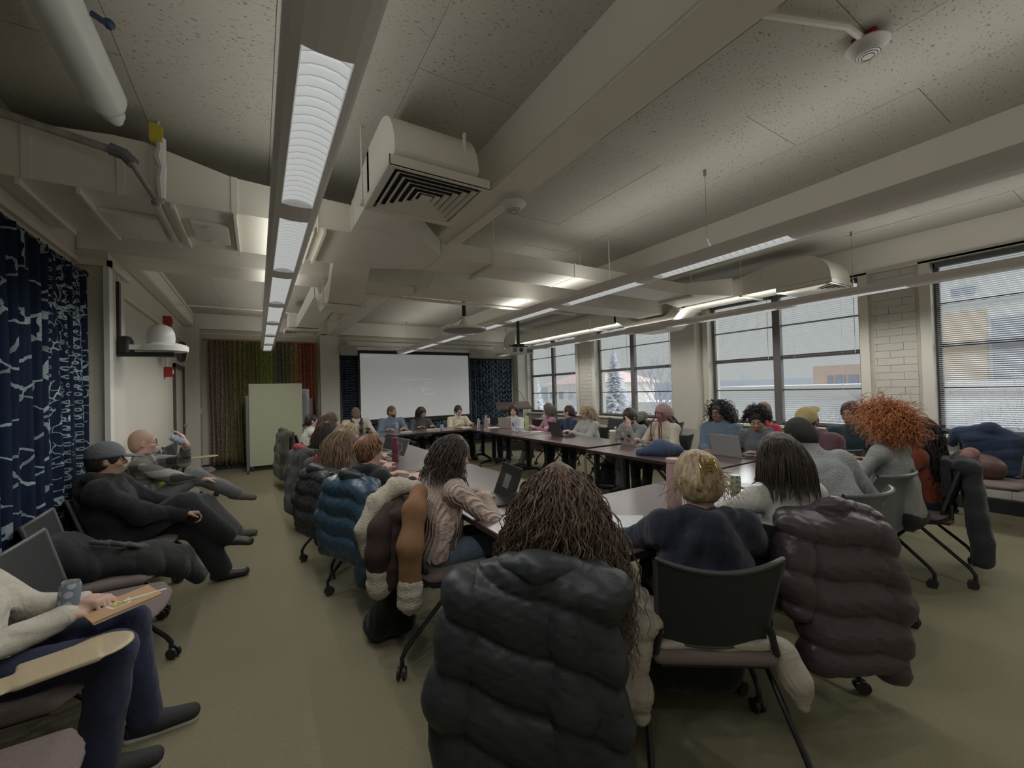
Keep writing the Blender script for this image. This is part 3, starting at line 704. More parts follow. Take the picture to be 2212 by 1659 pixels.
# ================================================================ furniture
M_seat=mat('chair_fabric_mauve',(.17,.135,.125),.95,noise=.3,nscale=160,bump=.3,bscale=300)
M_meshb=mat('chair_mesh_black',(.020,.023,.023),.75,noise=.3,nscale=300,bump=.2,bscale=500)
M_shell=mat('chair_shell_grey_green',(.13,.15,.15),.35)
M_rim=mat('chair_rim',(.06,.066,.066),.35)
M_tub=mat('chair_tube_black',(.02,.02,.022),.28,metal=.2)
M_tire=mat('caster_black',(.028,.028,.03),.4)
M_maple=mat('tablet_maple',(.42,.34,.22),.45,noise=.12,nscale=8,stretch=(1,8,1))
def chair_proto(kind):
    t=thing('office_chair','x','chair')
    def backf(u,v,off=0):
        x=(u-.5)*.46; top=.815+.035*(2*u-1)**2-(.06*max(0,abs(2*u-1)-.82)/.18 if v>.9 else 0)*0
        z=.49+(top-.49)*v
        y=-.195-.085*v-.03*math.sin(PI*v)*0+.045*(2*u-1)**2+.02*(1-v)+off
        wv=1-.12*(1-v)
        if kind=='shell':
            z=.42+(.83-.42)*v+.01; wv=.80+.25*v; y=-.19-.05*v+.09*(2*u-1)**2*(.4+.6*v)+off-(.05*max(0,(v-.8))/.2)
        return Vector((x*wv,y,z))
    b=MB(); n=14; m_=10
    fr=lambda u,v: backf(u,v,.007); bk=lambda u,v: backf(1-u,v,-.007)
    b.grid(fr,n,m_); b.grid(bk,n,m_)
    bm_=M_shell if kind=='shell' else M_meshb
    bo=b.obj('backrest',bm_,t,smooth=50)
    loop=[backf(i/14,1) for i in range(15)]+[backf(1,1-j/10) for j in range(1,11)]+[backf(1-i/14,0) for i in range(1,15)]+[backf(0,j/10) for j in range(1,11)]
    MB().tube(loop,.011 if kind!='shell' else .013,6,cap=False).obj('back_rim',M_shell if kind=='shell' else M_rim,t,smooth=60)
    s=SDF(.012); s.box((0,.03,.445),(.235,.225,.028),rad=.026,k=.01); s.ell((0,.25,.44),(.21,.06,.026),k=.02)
    sobj(s,'seat',M_seat,t)
    MB().box((-.2,-.17,.405),(.2,.22,.42)).tube([(-.235,-.02,.41),(.235,-.02,.41)],.012,8).obj('seat_pan',M_tub,t)
    for sx in (-1,1):
        MB().tube([(sx*.205,-.18,.56),(sx*.225,-.18,.47),(sx*.235,-.10,.42),(sx*.235,-.02,.41)],.014,8).obj('back_bracket',M_tub,t,smooth=40)
        for fy,pts in ((1,[(sx*.235,-.05,.43),(sx*.245,.05,.36),(sx*.27,.24,.13),(sx*.272,.262,.09),(sx*.272,.262,.055)]),(-1,[(sx*.235,.06,.43),(sx*.245,-.02,.37),(sx*.275,-.26,.14),(sx*.28,-.285,.10),(sx*.28,-.285,.055)])):
            lg=MB().tube(pts,.0125,8).obj('leg',M_tub,t,smooth=40)
            c=Vector(pts[-1]); a=rnd.uniform(0,6); d=Vector((math.cos(a),math.sin(a),0)); c2=Vector((c.x,c.y,.031))-Vector((-d.y,d.x,0))*.012
            k=MB()
            for q in (-1,1): k.cyl(c2+d*(q*.008),c2+d*(q*.022),.031,n=14)
            k.cyl((c.x,c.y,.03),(c.x,c.y,.07),.013,n=8); k.obj('caster',M_tire,lg,smooth=40)
    return t
_proto={}
def chair(x,y,deg,label,kind='mesh',tablet=None,group=None):
    if kind not in _proto: c=_proto[kind]=chair_proto(kind); c['label']=label
    else: c=copy_tree(_proto[kind],label)
    c.location=(x,y,0); c.rotation_euler=(0,0,R(deg))
    if group: c['group']=group
    if tablet: _tabs.append((c,tablet))
    return c
_tabs=[]
def add_tablets():
    for c,tablet in _tabs:
        s=SDF(.008); s.box((.02,.12,.66),(.085,.10,.009),rad=.008,k=.006); s.ell((.0,.22,.66),(.10,.10,.009),k=.01); s.ell((.05,-.02,.66),(.06,.12,.009),k=.01)
        to=sobj(s,'tablet_arm',M_maple,c,'pale maple writing tablet'); 
        s2=MB().tube([(.27,-.05,.43),(.30,0,.5),(.29,.02,.62),(.2,.05,.65)],.014,8).obj('tablet_support',M_tub,c,smooth=40)
        to.location=tablet[0:3]; to.rotation_euler=(tablet[3] if len(tablet)>3 else 0,0,tablet[4] if len(tablet)>4 else 0)
def table(x0,x1,y0,y1,label):
    t=thing('training_table',label,'table',((x0+x1)/2,(y0+y1)/2,0)); hx=(x1-x0)/2-.004; hy=(y1-y0)/2-.004
    MB().box((-hx,-hy,.712),(hx,hy,.74)).obj('tabletop',M_table,t,bevel=.003)
    g=.006
    MB().box((-hx-.003,-hy-.003,.708),(hx+.003,-hy,.738)).box((-hx-.003,hy,.708),(hx+.003,hy+.003,.738)).box((-hx-.003,-hy,.708),(-hx,hy,.738)).box((hx,-hy,.708),(hx+.003,hy,.738)).obj('edge_band',mat('table_edge_dark',(.035,.02,.018),.35),t)
    longx=hx>hy; L_=(hx if longx else hy)-.28; wd=(hy if longx else hx)
    def P(a,b,z): return (a,b,z) if longx else (b,a,z)
    for sgn in (-1,1):
        a=sgn*L_; lg=MB()
        lg.box(tuple(map(min,P(a-.02,-.035,.10),P(a+.02,.035,.70))),tuple(map(max,P(a-.02,-.035,.10),P(a+.02,.035,.70))))
        lg.box(tuple(map(min,P(a-.04,-.25,.685),P(a+.04,.25,.71))),tuple(map(max,P(a-.04,-.25,.685),P(a+.04,.25,.71))))
        for q in (-1,1): lg.tube([P(a,0,.14),P(a,q*(wd-.10),.085)],[.032,.024],8)
        l=lg.obj('leg',M_blackm,t,smooth=30)
        for q in (-1,1):
            c=Vector(P(a,q*(wd-.09),.032)); k=MB().cyl(c+Vector((-.02,0,0)),c+Vector((.02,0,0)),.032,n=12).cyl(c,c+Vector((0,0,.05)),.012,n=8).obj('caster',M_tire,l,smooth=40)
    b0=P(-L_,-.01,.60); b1=P(L_,.01,.66)
    MB().box(tuple(map(min,b0,b1)),tuple(map(max,b0,b1))).obj('crossbar',M_blackm,t)
    return t
table(1.07,2.67,1.33,2.19,'mahogany folding table nearest the camera, under the big laptop lid reflections')
table(2.67,4.27,1.33,2.19,'mahogany table at the near right corner before the white-shirted person')
table(1.07,1.90,2.20,3.98,'mahogany table behind the open black laptop on the left side')
table(1.07,1.90,3.98,5.76,'mahogany table with the burgundy bottle on it')
table(1.07,1.90,5.76,7.54,'mahogany table at the far end of the left row')
table(1.07,2.74,7.56,8.38,'mahogany table before the person in the plaid scarf')
table(2.74,4.42,7.56,8.38,'mahogany table before the person in the cream sweater under the screen')
table(3.60,4.42,5.75,7.54,'mahogany table with the green bottle and stickered white laptop')
table(3.60,4.42,4.02,5.73,'mahogany table with the black laptop before the blonde person')
tt_=table(3.46,4.28,2.22,3.92,'mahogany table under the crumpled navy jacket')
MB().tube([(-.40,.80,.70),(-.41,.85,.66),(-.41,.85,.12)],.014,8).obj('corner_post',M_chrome,tt_,smooth=40)
# ================================================================ curtains
def curt_mat(name,kind,ax):
    m,t,N,L,b=nt(name); tc=N.new('ShaderNodeTexCoord'); sp=N.new('ShaderNodeSeparateXYZ'); L.new(tc.outputs['Object'],sp.inputs[0])
    s=sp.outputs[ax]; z=sp.outputs[2]; MN=lambda *a: math_node(N,L,*a)
    def vec(x,y):
        c=N.new('ShaderNodeCombineXYZ'); L.new(x,c.inputs[0]); L.new(y,c.inputs[1]); return c.outputs[0]
    def tex_edge(v,scale,w):
        n=N.new('ShaderNodeTexVoronoi'); n.feature='DISTANCE_TO_EDGE'; n.inputs['Scale'].default_value=scale; L.new(v,n.inputs['Vector']); return MN('LESS_THAN',n.outputs['Distance'],w)
    nz=N.new('ShaderNodeTexNoise'); nz.inputs['Scale'].default_value=9; nz.inputs['Detail'].default_value=4; L.new(tc.outputs['Object'],nz.inputs[0])
    wv=MN('MULTIPLY_ADD',nz.outputs[0],.10,-.05)
    s2=MN('ADD',s,wv); z2=MN('ADD',z,wv)
    if kind=='batik':
        cr=N.new('ShaderNodeValToRGB'); mr=N.new('ShaderNodeMapRange'); mr.inputs[1].default_value=-1.12; mr.inputs[2].default_value=1.12; L.new(s2,mr.inputs[0]); L.new(mr.outputs[0],cr.inputs[0])
        cols=[(0,(.17,.13,.12)),(.13,(.16,.13,.105)),(.26,(.15,.13,.065)),(.42,(.13,.135,.06)),(.52,(.22,.22,.06)),(.60,(.11,.115,.095)),(.70,(.13,.115,.075)),(.76,(.24,.18,.09)),(.82,(.21,.075,.055)),(1,(.20,.07,.05))]
        e=cr.color_ramp.elements; e[0].position=0; e[0].color=(*cols[0][1],1); e[1].position=1; e[1].color=(*cols[-1][1],1)
        for p,c in cols[1:-1]: q=e.new(p); q.color=(*c,1)
        v=N.new('ShaderNodeTexNoise'); v.inputs['Scale'].default_value=55; v.inputs['Detail'].default_value=5; L.new(tc.outputs['Object'],v.inputs[0])
        f=MN('MULTIPLY_ADD',v.outputs[0],5,-2.2); cl=N.new('ShaderNodeClamp'); L.new(f,cl.inputs[0])
        mul=N.new('ShaderNodeVectorMath'); mul.operation='SCALE'; L.new(cr.outputs[0],mul.inputs[0]); mul.inputs['Scale'].default_value=2.7
        mul2=N.new('ShaderNodeVectorMath'); mul2.operation='SCALE'; L.new(cr.outputs[0],mul2.inputs[0]); mul2.inputs['Scale'].default_value=.85
        col=mixc(N,L,cl.outputs[0],mul2.outputs[0],mul.outputs[0])
    else:
        navy=(.008,.010,.026); wh=(.36,.44,.46); bl=(.013,.024,.050)
        if kind=='shibori':
            ed=tex_edge(vec(s2,z2),4.6,.028)
            fs=MN('FRACT',MN('MULTIPLY',s2,15.0)); fz=MN('FRACT',MN('MULTIPLY',z,17.0))
            dx=MN('SUBTRACT',fs,.5); dz=MN('SUBTRACT',fz,.5); r=MN('SQRT',MN('ADD',MN('MULTIPLY',dx,dx),MN('MULTIPLY',MN('MULTIPLY',dz,dz),1.8)))
            ring=MN('LESS_THAN',MN('ABSOLUTE',MN('SUBTRACT',r,.24)),.09)
            rail=MN('LESS_THAN',fs,.06)
            n2=N.new('ShaderNodeTexNoise'); n2.inputs['Scale'].default_value=2.2; c1=N.new('ShaderNodeCombineXYZ'); L.new(s,c1.inputs[0]); L.new(c1.outputs[0],n2.inputs[0])
            sel=MN('GREATER_THAN',s,1.42)
            ladd=MN('MINIMUM',MN('ADD',ring,rail),1)
            ed2=tex_edge(vec(MN('MULTIPLY',s2,1.0),z2),15,.04); ed2=MN('MULTIPLY',ed2,MN('GREATER_THAN',nz.outputs[0],.5))
            far=MN('MAXIMUM',MN('MULTIPLY',ladd,MN('GREATER_THAN',MN('FRACT',MN('MULTIPLY',s,4.1)),.45)),ed2)
            f=MN('ADD',MN('MULTIPLY',ed,MN('SUBTRACT',1,sel)),MN('MULTIPLY',far,sel))
        elif kind=='stripes':
            f=MN('MULTIPLY',MN('GREATER_THAN',MN('SINE',MN('MULTIPLY',z2,105)),.55),.28)
        else:
            a=MN('ABSOLUTE',MN('SUBTRACT',MN('FRACT',MN('MULTIPLY',s,5.5)),.5)); v=MN('FRACT',MN('ADD',MN('MULTIPLY',z,7.0),MN('MULTIPLY',a,2.0)))
            ch=MN('LESS_THAN',v,.20); rail=MN('GREATER_THAN',a,.455); dots=tex_edge(vec(s2,z2),13,.045)
            f=MN('MULTIPLY',MN('MAXIMUM',MN('MAXIMUM',MN('MULTIPLY',ch,MN('GREATER_THAN',s,-.10)),MN('MULTIPLY',rail,.6)),MN('MULTIPLY',dots,.5)),.85)
        fade=MN('MULTIPLY',f,MN('MULTIPLY_ADD',nz.outputs[0],1.6,-.15)); cl=N.new('ShaderNodeClamp'); L.new(fade,cl.inputs[0])
        base=mixc(N,L,nz.outputs[0],navy,bl)
        col=mixc(N,L,cl.outputs[0],base,wh)
    L.new(col,b.inputs['Base Color']); b.inputs['Roughness'].default_value=.9; b.inputs['Specular IOR Level'].default_value=.1
    return m
def curtain(label,a,b,z0,z1,m,nfold,amp,rodm,nrm,rod=True,npanel=1,seed=1):
    a=Vector(a);b=Vector(b);c=(a+b)/2; L_=(b-a).length; d=(b-a)/L_; n=Vector(nrm); t=thing('curtain',label,'curtain',(c.x,c.y,z0)); r=random.Random(seed)
    for k in range(npanel):
        w=L_/npanel; st=-L_/2+k*w; ph=r.uniform(0,6)
        def fn(u,v):
            s=st+u*w; am=amp*(.55+.45*(1-v)); o=am*math.sin(u*nfold/npanel*2*PI+ph+.5*math.sin(v*2.2+ph))+.4*am*math.sin(u*nfold/npanel*4.7*PI+v*1.3)
            p=d*(s+.012*math.sin(v*5+u*9))+n*(o+.05); p.z=(z1-z0)*v+.01*math.sin(u*30)*(1-v); return p
        g=MB().grid(fn,int(nfold*9/npanel),14); o=g.obj('panel',m,t,smooth=180,fix=False)
        md=o.modifiers.new('thickness','SOLIDIFY'); md.thickness=.004
    if rod: MB().cyl(-d*(L_/2+.05)+n*.05+Vector((0,0,z1-z0+.0)),d*(L_/2+.03)+n*.05+Vector((0,0,z1-z0)),.016,n=10).sphere(-d*(L_/2+.07)+n*.05+Vector((0,0,z1-z0)),.035,10).obj('curtain_rod',rodm,t,smooth=40)
    return t
M_rod=mat('rod_orange_wood',(.42,.17,.07),.5)
curtain('huge navy shibori dyed curtain with white lines and dots on the left wall',(XL,4.5,0),(XL,.4,0),.12,2.52,curt_mat('cloth_shibori','shibori',1),30,.045,M_blackm,(1,0,0),npanel=3,seed=3)
curtain('multicoloured batik curtain from grey through olive to rust red behind the green board',(-.85,YF-.05,0),(1.17,YF-.05,0),.10,2.72,curt_mat('cloth_batik','batik',0),26,.045,M_rod,(0,-1,0),npanel=4,seed=5)
curtain('navy curtain with fine pale stripes left of the projection screen',(1.72,YF-.04,0),(2.35,YF-.04,0),.15,2.42,curt_mat('cloth_stripes','stripes',0),6,.025,M_blackm,(0,-1,0),seed=8)
curtain('navy curtain with white chevrons right of the projection screen',(4.85,YF-.04,0),(6.50,YF-.04,0),.15,2.42,curt_mat('cloth_chevron','chevron',0),16,.025,M_blackm,(0,-1,0),npanel=2,seed=9)
curtain('strip of dark patterned curtain below the projection screen',(2.37,YF-.03,0),(4.83,YF-.03,0),.15,.86,curt_mat('cloth_chevron_low','chevron',0),20,.02,M_blackm,(0,-1,0),rod=False,seed=11)
# ================================================================ projection screen, speakers
ps=thing('projection_screen','large pulled-down projection screen showing a faint slide','projection screen',(3.6,YF-.16,.86))
x0,x1=2.14-3.6,5.05-3.6
MB().box((x0-.06,.02,-.06),(x1+.05,.03,1.72)).obj('black_border',mat('screen_border',(.02,.02,.022),.7),ps)
MB().box((x0,.010,.01),(x1,.019,1.64)).obj('screen_surface',mk_em('screen_projected',(.93,.96,.97),.12),ps,)
MB().box((x0-.3,-.06,1.72),(x1+.10,.05,1.80)).obj('screen_housing',M_white,ps,bevel=.01)
MB().box((x0-.06,.0,-.10),(x1+.05,.04,-.06)).obj('weight_bar',M_black,ps,bevel=.01)
M_faint=mk_em('slide_faint_lines',(.97,.98,.98),.17)
s=MB()
for k in range(14): s.box((-.44+k*.068,.006,.98),(-.44+k*.068+.055,.0095,.998))
for k in range(6): s.box((x0+.09+k*.045,.006,1.575),(x0+.09+k*.045+.038,.0095,1.59))
def rect(s,a,b,c,d,w=.008):
    s.box((a,.006,b),(c,.0095,b+w)); s.box((a,.006,d-w),(c,.0095,d)); s.box((a,.006,b),(a+w,.0095,d)); s.box((c-w,.006,b),(c,.0095,d))
rect(s,.20,.70,.52,.92); rect(s,.14,.60,.42,.76); s.box((.10,.006,.58),(.46,.0095,.592)); rect(s,.08,.66,.13,.80)

for cx,cz,r_ in ((.28,.86,.035),(-.24,.70,.05)): s.tube([(cx+r_*math.cos(a*PI/8),.009,cz+r_*math.sin(a*PI/8)) for a in range(17)],.004,4,cap=False)
tag(s.obj('slide_drawing',M_faint,ps),kind='stuff')
for lx,lab in ((1.86,'grey wall speaker at the left end of the screen housing'),(5.28,'grey wall speaker at the right end of the screen housing')):
    sp_=thing('wall_speaker',lab,'speaker',(lx,YF-.22,2.56))
    MB().box((-.20,-.08,-.12),(.20,.08,.12)).obj('cabinet',mat('speaker_grey',(.42,.42,.40),.6),sp_,bevel=.012)
    MB().box((-.18,-.086,-.10),(.18,-.079,.10)).obj('grille',mat('speaker_grille',(.36,.36,.35),.8),sp_)
    MB().sphere((.01,-.09,.0),.008,8).obj('led',M_white,sp_); MB().tube([(0,.05,.12),(.02,.05,.18),(-.02,.08,.22),(.0,.1,.26)],.01,6).obj('bracket',M_duct,sp_)
# ================================================================ whiteboards and lectern
def board(label,x,y,rz,w,h,m,zb,fm,rot=0):
    t=thing('rolling_whiteboard',label,'whiteboard',(x,y,0),rz)
    MB().box((-w/2,-.012,zb),(w/2,.012,zb+h)).obj('board_panel',m,t)
    for q in (-1,1):
        l=MB().box((q*(w/2+.03)-.025,-.02,.07),(q*(w/2+.03)+.025,.02,zb+h*.86)).box((q*(w/2+.03)-.02,-.25,.06),(q*(w/2+.03)+.02,.25,.09)).obj('post',fm,t)
        for yy in (-.23,.23): MB().cyl((q*(w/2+.03)-.02,yy,.03),(q*(w/2+.03)+.02,yy,.03),.03,n=12).obj('caster',M_tire,l)
    return t
M_postg=mat('board_frame_grey',(.20,.21,.22),.4,metal=.4)
board('large pale green rolling board in front of the batik curtain',.33,9.85,.0,.96,1.66,mat('board_pale_green',(.46,.47,.34),.35),.11,M_postg)
board('white rolling board half hidden behind the pale green board',.45,10.15,.0,1.05,1.45,mat('board_white',(.6,.62,.66),.25),.2,M_postg)
lt=thing('lectern','dark wood lectern with gooseneck microphone in the far right corner','lectern',(5.55,8.95,0),R(-25))
MB().add([(-.45,-.28,1.02),(.42,-.28,1.02),(.42,.25,1.16),(-.45,.25,1.16),(-.45,-.28,1.06),(.42,-.28,1.06),(.42,.25,1.20),(-.45,.25,1.20)],[(0,3,2,1),(4,5,6,7),(0,1,5,4),(1,2,6,5),(2,3,7,6),(3,0,4,7)]).obj('slanted_top',M_table,lt)
MB().box((-.2,-.14,.62),(.22,.16,1.05)).obj('front_panel',mat('lectern_grey',(.16,.15,.15),.5),lt); MB().box((-.24,-.18,.05),(.26,.2,.62)).obj('cabinet',mat('lectern_dark',(.03,.022,.02),.4),lt); MB().box((-.3,-.24,0),(.32,.26,.05)).obj('base',M_black,lt)
MB().tube([(.30,.2,1.2),(.28,.12,1.30),(.2,.0,1.42),(.1,-.06,1.50)],.006,6).cyl((.1,-.06,1.5),(.05,-.08,1.53),.012,n=8).obj('gooseneck_microphone',M_black,lt,smooth=50)
cr_=thing('media_cart','dark cabinet with papers on top beside the far window','cabinet',(6.2,8.2,0),0)
MB().box((-.4,-.3,.04),(.4,.3,.74)).obj('cabinet_body',mat('cart_dark',(.045,.035,.035),.5),cr_); MB().box((-.42,-.32,.74),(.42,.32,.78)).obj('cabinet_top',M_table,cr_)
MB().box((-.405,-.01,.1),(-.40,.01,.7)).obj('door_gap',M_black,cr_)
pp=MB().box((-.14,-.1,0),(.14,.1,.07)).box((-.12,-.11,.07),(.15,.09,.10)).obj('paper_stack',mat('paper_white',(.62,.63,.65),.8)); pp.location=(6.05,8.15,.782); tag(pp,'stack of white papers on the dark cabinet under the far window','papers')
# ================================================================ items on the left wall
cm=thing('dome_camera','white dome camera on a black bracket fixed to the left column','camera',(-.98,4.85,1.99))
MB().box((-.06,-.03,-.08),(-.03,.03,.55)).box((-.06,-.04,-.10),(.34,.06,-.06)).obj('bracket',M_black,cm,bevel=.004)
MB().lathe((-.0,0,-.03),[(.06,-.04),(.062,.06),(.04,.10),(.01,.11)],14).obj('mount_motor',M_black,cm,smooth=40)
MB().box((-.02,-.05,-.045),(.26,.09,.0)).lathe((.27,.02,-.05),[(.17,0),(.172,.045),(.15,.06),(.10,.075)],28).obj('base_shell',M_white,cm,smooth=40,)
MB().lathe((.24,.02,.02),[(.10,0),(.105,.05),(.10,.1),(.08,.145),(.045,.17),(.01,.176)],24).obj('dome',mat('dome_white',(.60,.60,.59),.35),cm,smooth=60)
cd=MB().box((-1.03,4.84,2.54),(-1.022,4.87,2.62)).tube([(-1.025,4.855,2.0),(-1.025,4.855,2.6)],.012,6).obj('cable_raceway',M_trim); tag(cd,'pale cable raceway running up the left column above the dome camera','raceway')
def alarm(label,y,z):
    t=thing('fire_alarm_box',label,'alarm',(XL+.05,y,z)); MB().box((-.05,-.06,-.075),(.05,.06,.075)).obj('box',M_red,t,bevel=.006)
    MB().box((.045,-.04,-.03),(.06,.04,.03)).obj('face_plate',M_white if z<2 else M_red,t); return t
alarm('red alarm junction box high on the left wall under the ceiling beam',8.25,2.72); alarm('red and white fire strobe on the left wall below the clock',8.25,1.93)
conduit('white conduit linking the two red alarm boxes on the left wall',[(XL+.03,8.25,2.64),(XL+.03,8.25,2.5),(XL+.05,8.4,2.42),(XL+.03,8.3,2.3),(XL+.03,8.25,2.02)],.014)
ck=thing('wall_clock','round clock mounted edge-on on a bracket on the left wall','clock',(XL+.2,7.95,2.22)); MB().lathe((.05,0,0),[(.15,-.03),(.16,0),(.15,.03)],28,ax=(.93,.36,0)).obj('clock_case',M_black,ck,smooth=40); MB().lathe((.08,.01,0),[(.14,0),(.13,.012)],28,ax=(.93,.36,0)).obj('clock_face',M_white,ck)
MB().box((-.2,-.02,-.05),(-.18,.02,.05)).tube([(-.19,0,.0),(.04,0,.0)],.008,6).obj('bracket',M_trim,ck)
for y,z,l in ((10.42,1.25,'small white light switch by the far left corner'),):
    o=MB().box((0,-.04,-.06),(.012,.04,.06)).obj('light_switch',M_white,bevel=.003); o.location=(-.98,y,z); tag(o,l,'switch')
# ================================================================ people
def skin(n,c): return mat('skin_'+n,c,.55,noise=.05,nscale=20,spec=.35)
SK={'fair':skin('fair',(.50,.33,.26)),'pink':skin('pink',(.52,.33,.27)),'tan':skin('tan',(.36,.22,.15)),'brown':skin('brown',(.20,.115,.08)),'dark':skin('dark',(.085,.05,.038))}
def hairm(n,a,b):
    if 'hair_'+n in _mc: return _mc['hair_'+n]
    m,t,N,L,bs=nt('hair_'+n); _mc['hair_'+n]=m; tc=N.new('ShaderNodeTexCoord'); mp=N.new('ShaderNodeMapping'); mp.inputs['Scale'].default_value=(1,1,.25); L.new(tc.outputs['Object'],mp.inputs[0])
    n1=N.new('ShaderNodeTexNoise'); n1.inputs['Scale'].default_value=70; n1.inputs['Detail'].default_value=3; L.new(mp.outputs[0],n1.inputs[0])
    f=math_node(N,L,'MULTIPLY_ADD',n1.outputs[0],2.4,-.7); cl=N.new('ShaderNodeClamp'); L.new(f,cl.inputs[0])
    L.new(mixc(N,L,cl.outputs[0],a,b),bs.inputs['Base Color']); bs.inputs['Roughness'].default_value=.5; bs.inputs['Specular IOR Level'].default_value=.35
    bu=N.new('ShaderNodeBump'); bu.inputs['Strength'].default_value=.6; bu.inputs['Distance'].default_value=.006; L.new(n1.outputs[0],bu.inputs['Height']); L.new(bu.outputs[0],bs.inputs['Normal'])
    return m
HR={'black':hairm('black',(.012,.010,.010),(.035,.03,.028)),'dark':hairm('dark',(.02,.014,.011),(.07,.05,.04)),'brown':hairm('brown',(.05,.03,.022),(.15,.095,.065)),
 'lbrown':hairm('lbrown',(.10,.06,.038),(.27,.18,.115)),'auburn':hairm('auburn',(.09,.04,.02),(.23,.11,.055)),'blonde':hairm('blonde',(.20,.14,.08),(.46,.36,.23)),'red':hairm('red',(.24,.075,.025),(.60,.24,.10)),
 'curlbrown':hairm('curlbrown',(.035,.024,.018),(.17,.115,.08)),'grey':hairm('grey',(.08,.07,.06),(.2,.16,.13))}
def rotx(a): c,s=math.cos(a),math.sin(a); return np.array([[1,0,0],[0,c,-s],[0,s,c]],dtype=float)
def roty(a): c,s=math.cos(a),math.sin(a); return np.array([[c,0,s],[0,1,0],[-s,0,c]],dtype=float)
def rotz(a): c,s=math.cos(a),math.sin(a); return np.array([[c,-s,0],[s,c,0],[0,0,1]],dtype=float)
def ik(S,T,l1,l2,hint):
    S=np.array(S,float);T=np.array(T,float);d=T-S;L=np.linalg.norm(d);L=min(L,(l1+l2)*.995);u=d/np.linalg.norm(d);T=S+u*L
    a=(l1*l1-l2*l2+L*L)/(2*L);h=math.sqrt(max(l1*l1-a*a,0));hv=np.array(hint,float);hv=hv-u*(hv@u);hv/=np.linalg.norm(hv)
    return S+u*a+hv*h,T
def strands(name,m,parent,roots,dirs,n_seg,ds,grav,obst,curl=(0,0),rad=.004,jit=.0,seed=0,sides=3,taper=.35,lens=None,ramp=.35):
    g=np.random.RandomState(seed); p=np.array(roots,float); v=np.array(dirs,float); n=len(p)
    v/=np.linalg.norm(v,axis=1)[:,None]; path=[p.copy()]; L_=np.ones(n) if lens is None else lens
    for i in range(n_seg):
        v=v+np.array([0,0,-grav])+g.normal(size=(n,3))*jit; v/=np.linalg.norm(v,axis=1)[:,None]
        p=p+v*ds*L_[:,None]
        for (a,b,r) in obst:
            a=np.array(a,float);b=np.array(b,float);ab=b-a;t=np.clip(((p-a)@ab)/(ab@ab+1e-9),0,1);q=p-(a+t[:,None]*ab);dd=np.linalg.norm(q,axis=1)
            ins=dd<r
            if ins.any(): p[ins]+=q[ins]/dd[ins][:,None]*(r-dd[ins])[:,None]; 
        path.append(p.copy())
    path=np.stack(path,1)       # n, seg+1, 3
    K=path.shape[1]
    tg=np.gradient(path,axis=1); tg/=np.linalg.norm(tg,axis=2)[...,None]+1e-9
    ref=np.cross(tg,np.array([.3,.9,.1])); ref/=np.linalg.norm(ref,axis=2)[...,None]+1e-9; bi=np.cross(tg,ref)
    if curl[0]:
        ph=g.uniform(0,6.28,n)[:,None]+np.arange(K)[None,:]*curl[1]*g.uniform(.8,1.2,n)[:,None]
        am=curl[0]*np.clip(np.arange(K)/(K*ramp),.06,1)[None,:]*g.uniform(.5,1.3,n)[:,None]
        path=path+ref*(am*np.cos(ph))[...,None]+bi*(am*np.sin(ph))[...,None]
        tg=np.gradient(path,axis=1); tg/=np.linalg.norm(tg,axis=2)[...,None]+1e-9
        ref=np.cross(tg,np.array([.3,.9,.1])); ref/=np.linalg.norm(ref,axis=2)[...,None]+1e-9; bi=np.cross(tg,ref)
    rr=rad*g.uniform(.7,1.3,n)[:,None]*(1-(1-taper)*(np.arange(K)/(K-1))[None,:]**2)
    V=[]
    for k in range(sides):
        a=2*PI*k/sides; V.append(path+(ref*math.cos(a)+bi*math.sin(a))*rr[...,None])
    V=np.stack(V,2).reshape(-1,3)
    i=np.arange(n)[:,None,None]*K*sides; j=np.arange(K-1)[None,:,None]*sides; k=np.arange(sides)[None,None,:]; k2=(k+1)%sides
    Q=np.stack(np.broadcast_arrays(i+j+k,i+j+k2,i+j+k2+sides,i+j+k+sides),-1).reshape(-1,4)
    me=bpy.data.meshes.new(name); me.vertices.add(len(V)); me.vertices.foreach_set('co',V.astype(np.float32).ravel())
    me.loops.add(len(Q)*4); me.loops.foreach_set('vertex_index',Q.ravel().astype(np.int32)); me.polygons.add(len(Q)); me.polygons.foreach_set('loop_start',np.arange(len(Q),dtype=np.int32)*4); me.polygons.foreach_set('use_smooth',np.ones(len(Q),bool))
    me.update(calc_edges=True); me.materials.append(m)
    o=bpy.data.objects.new(name,me); link(o,parent); o['kind']='stuff'; return o
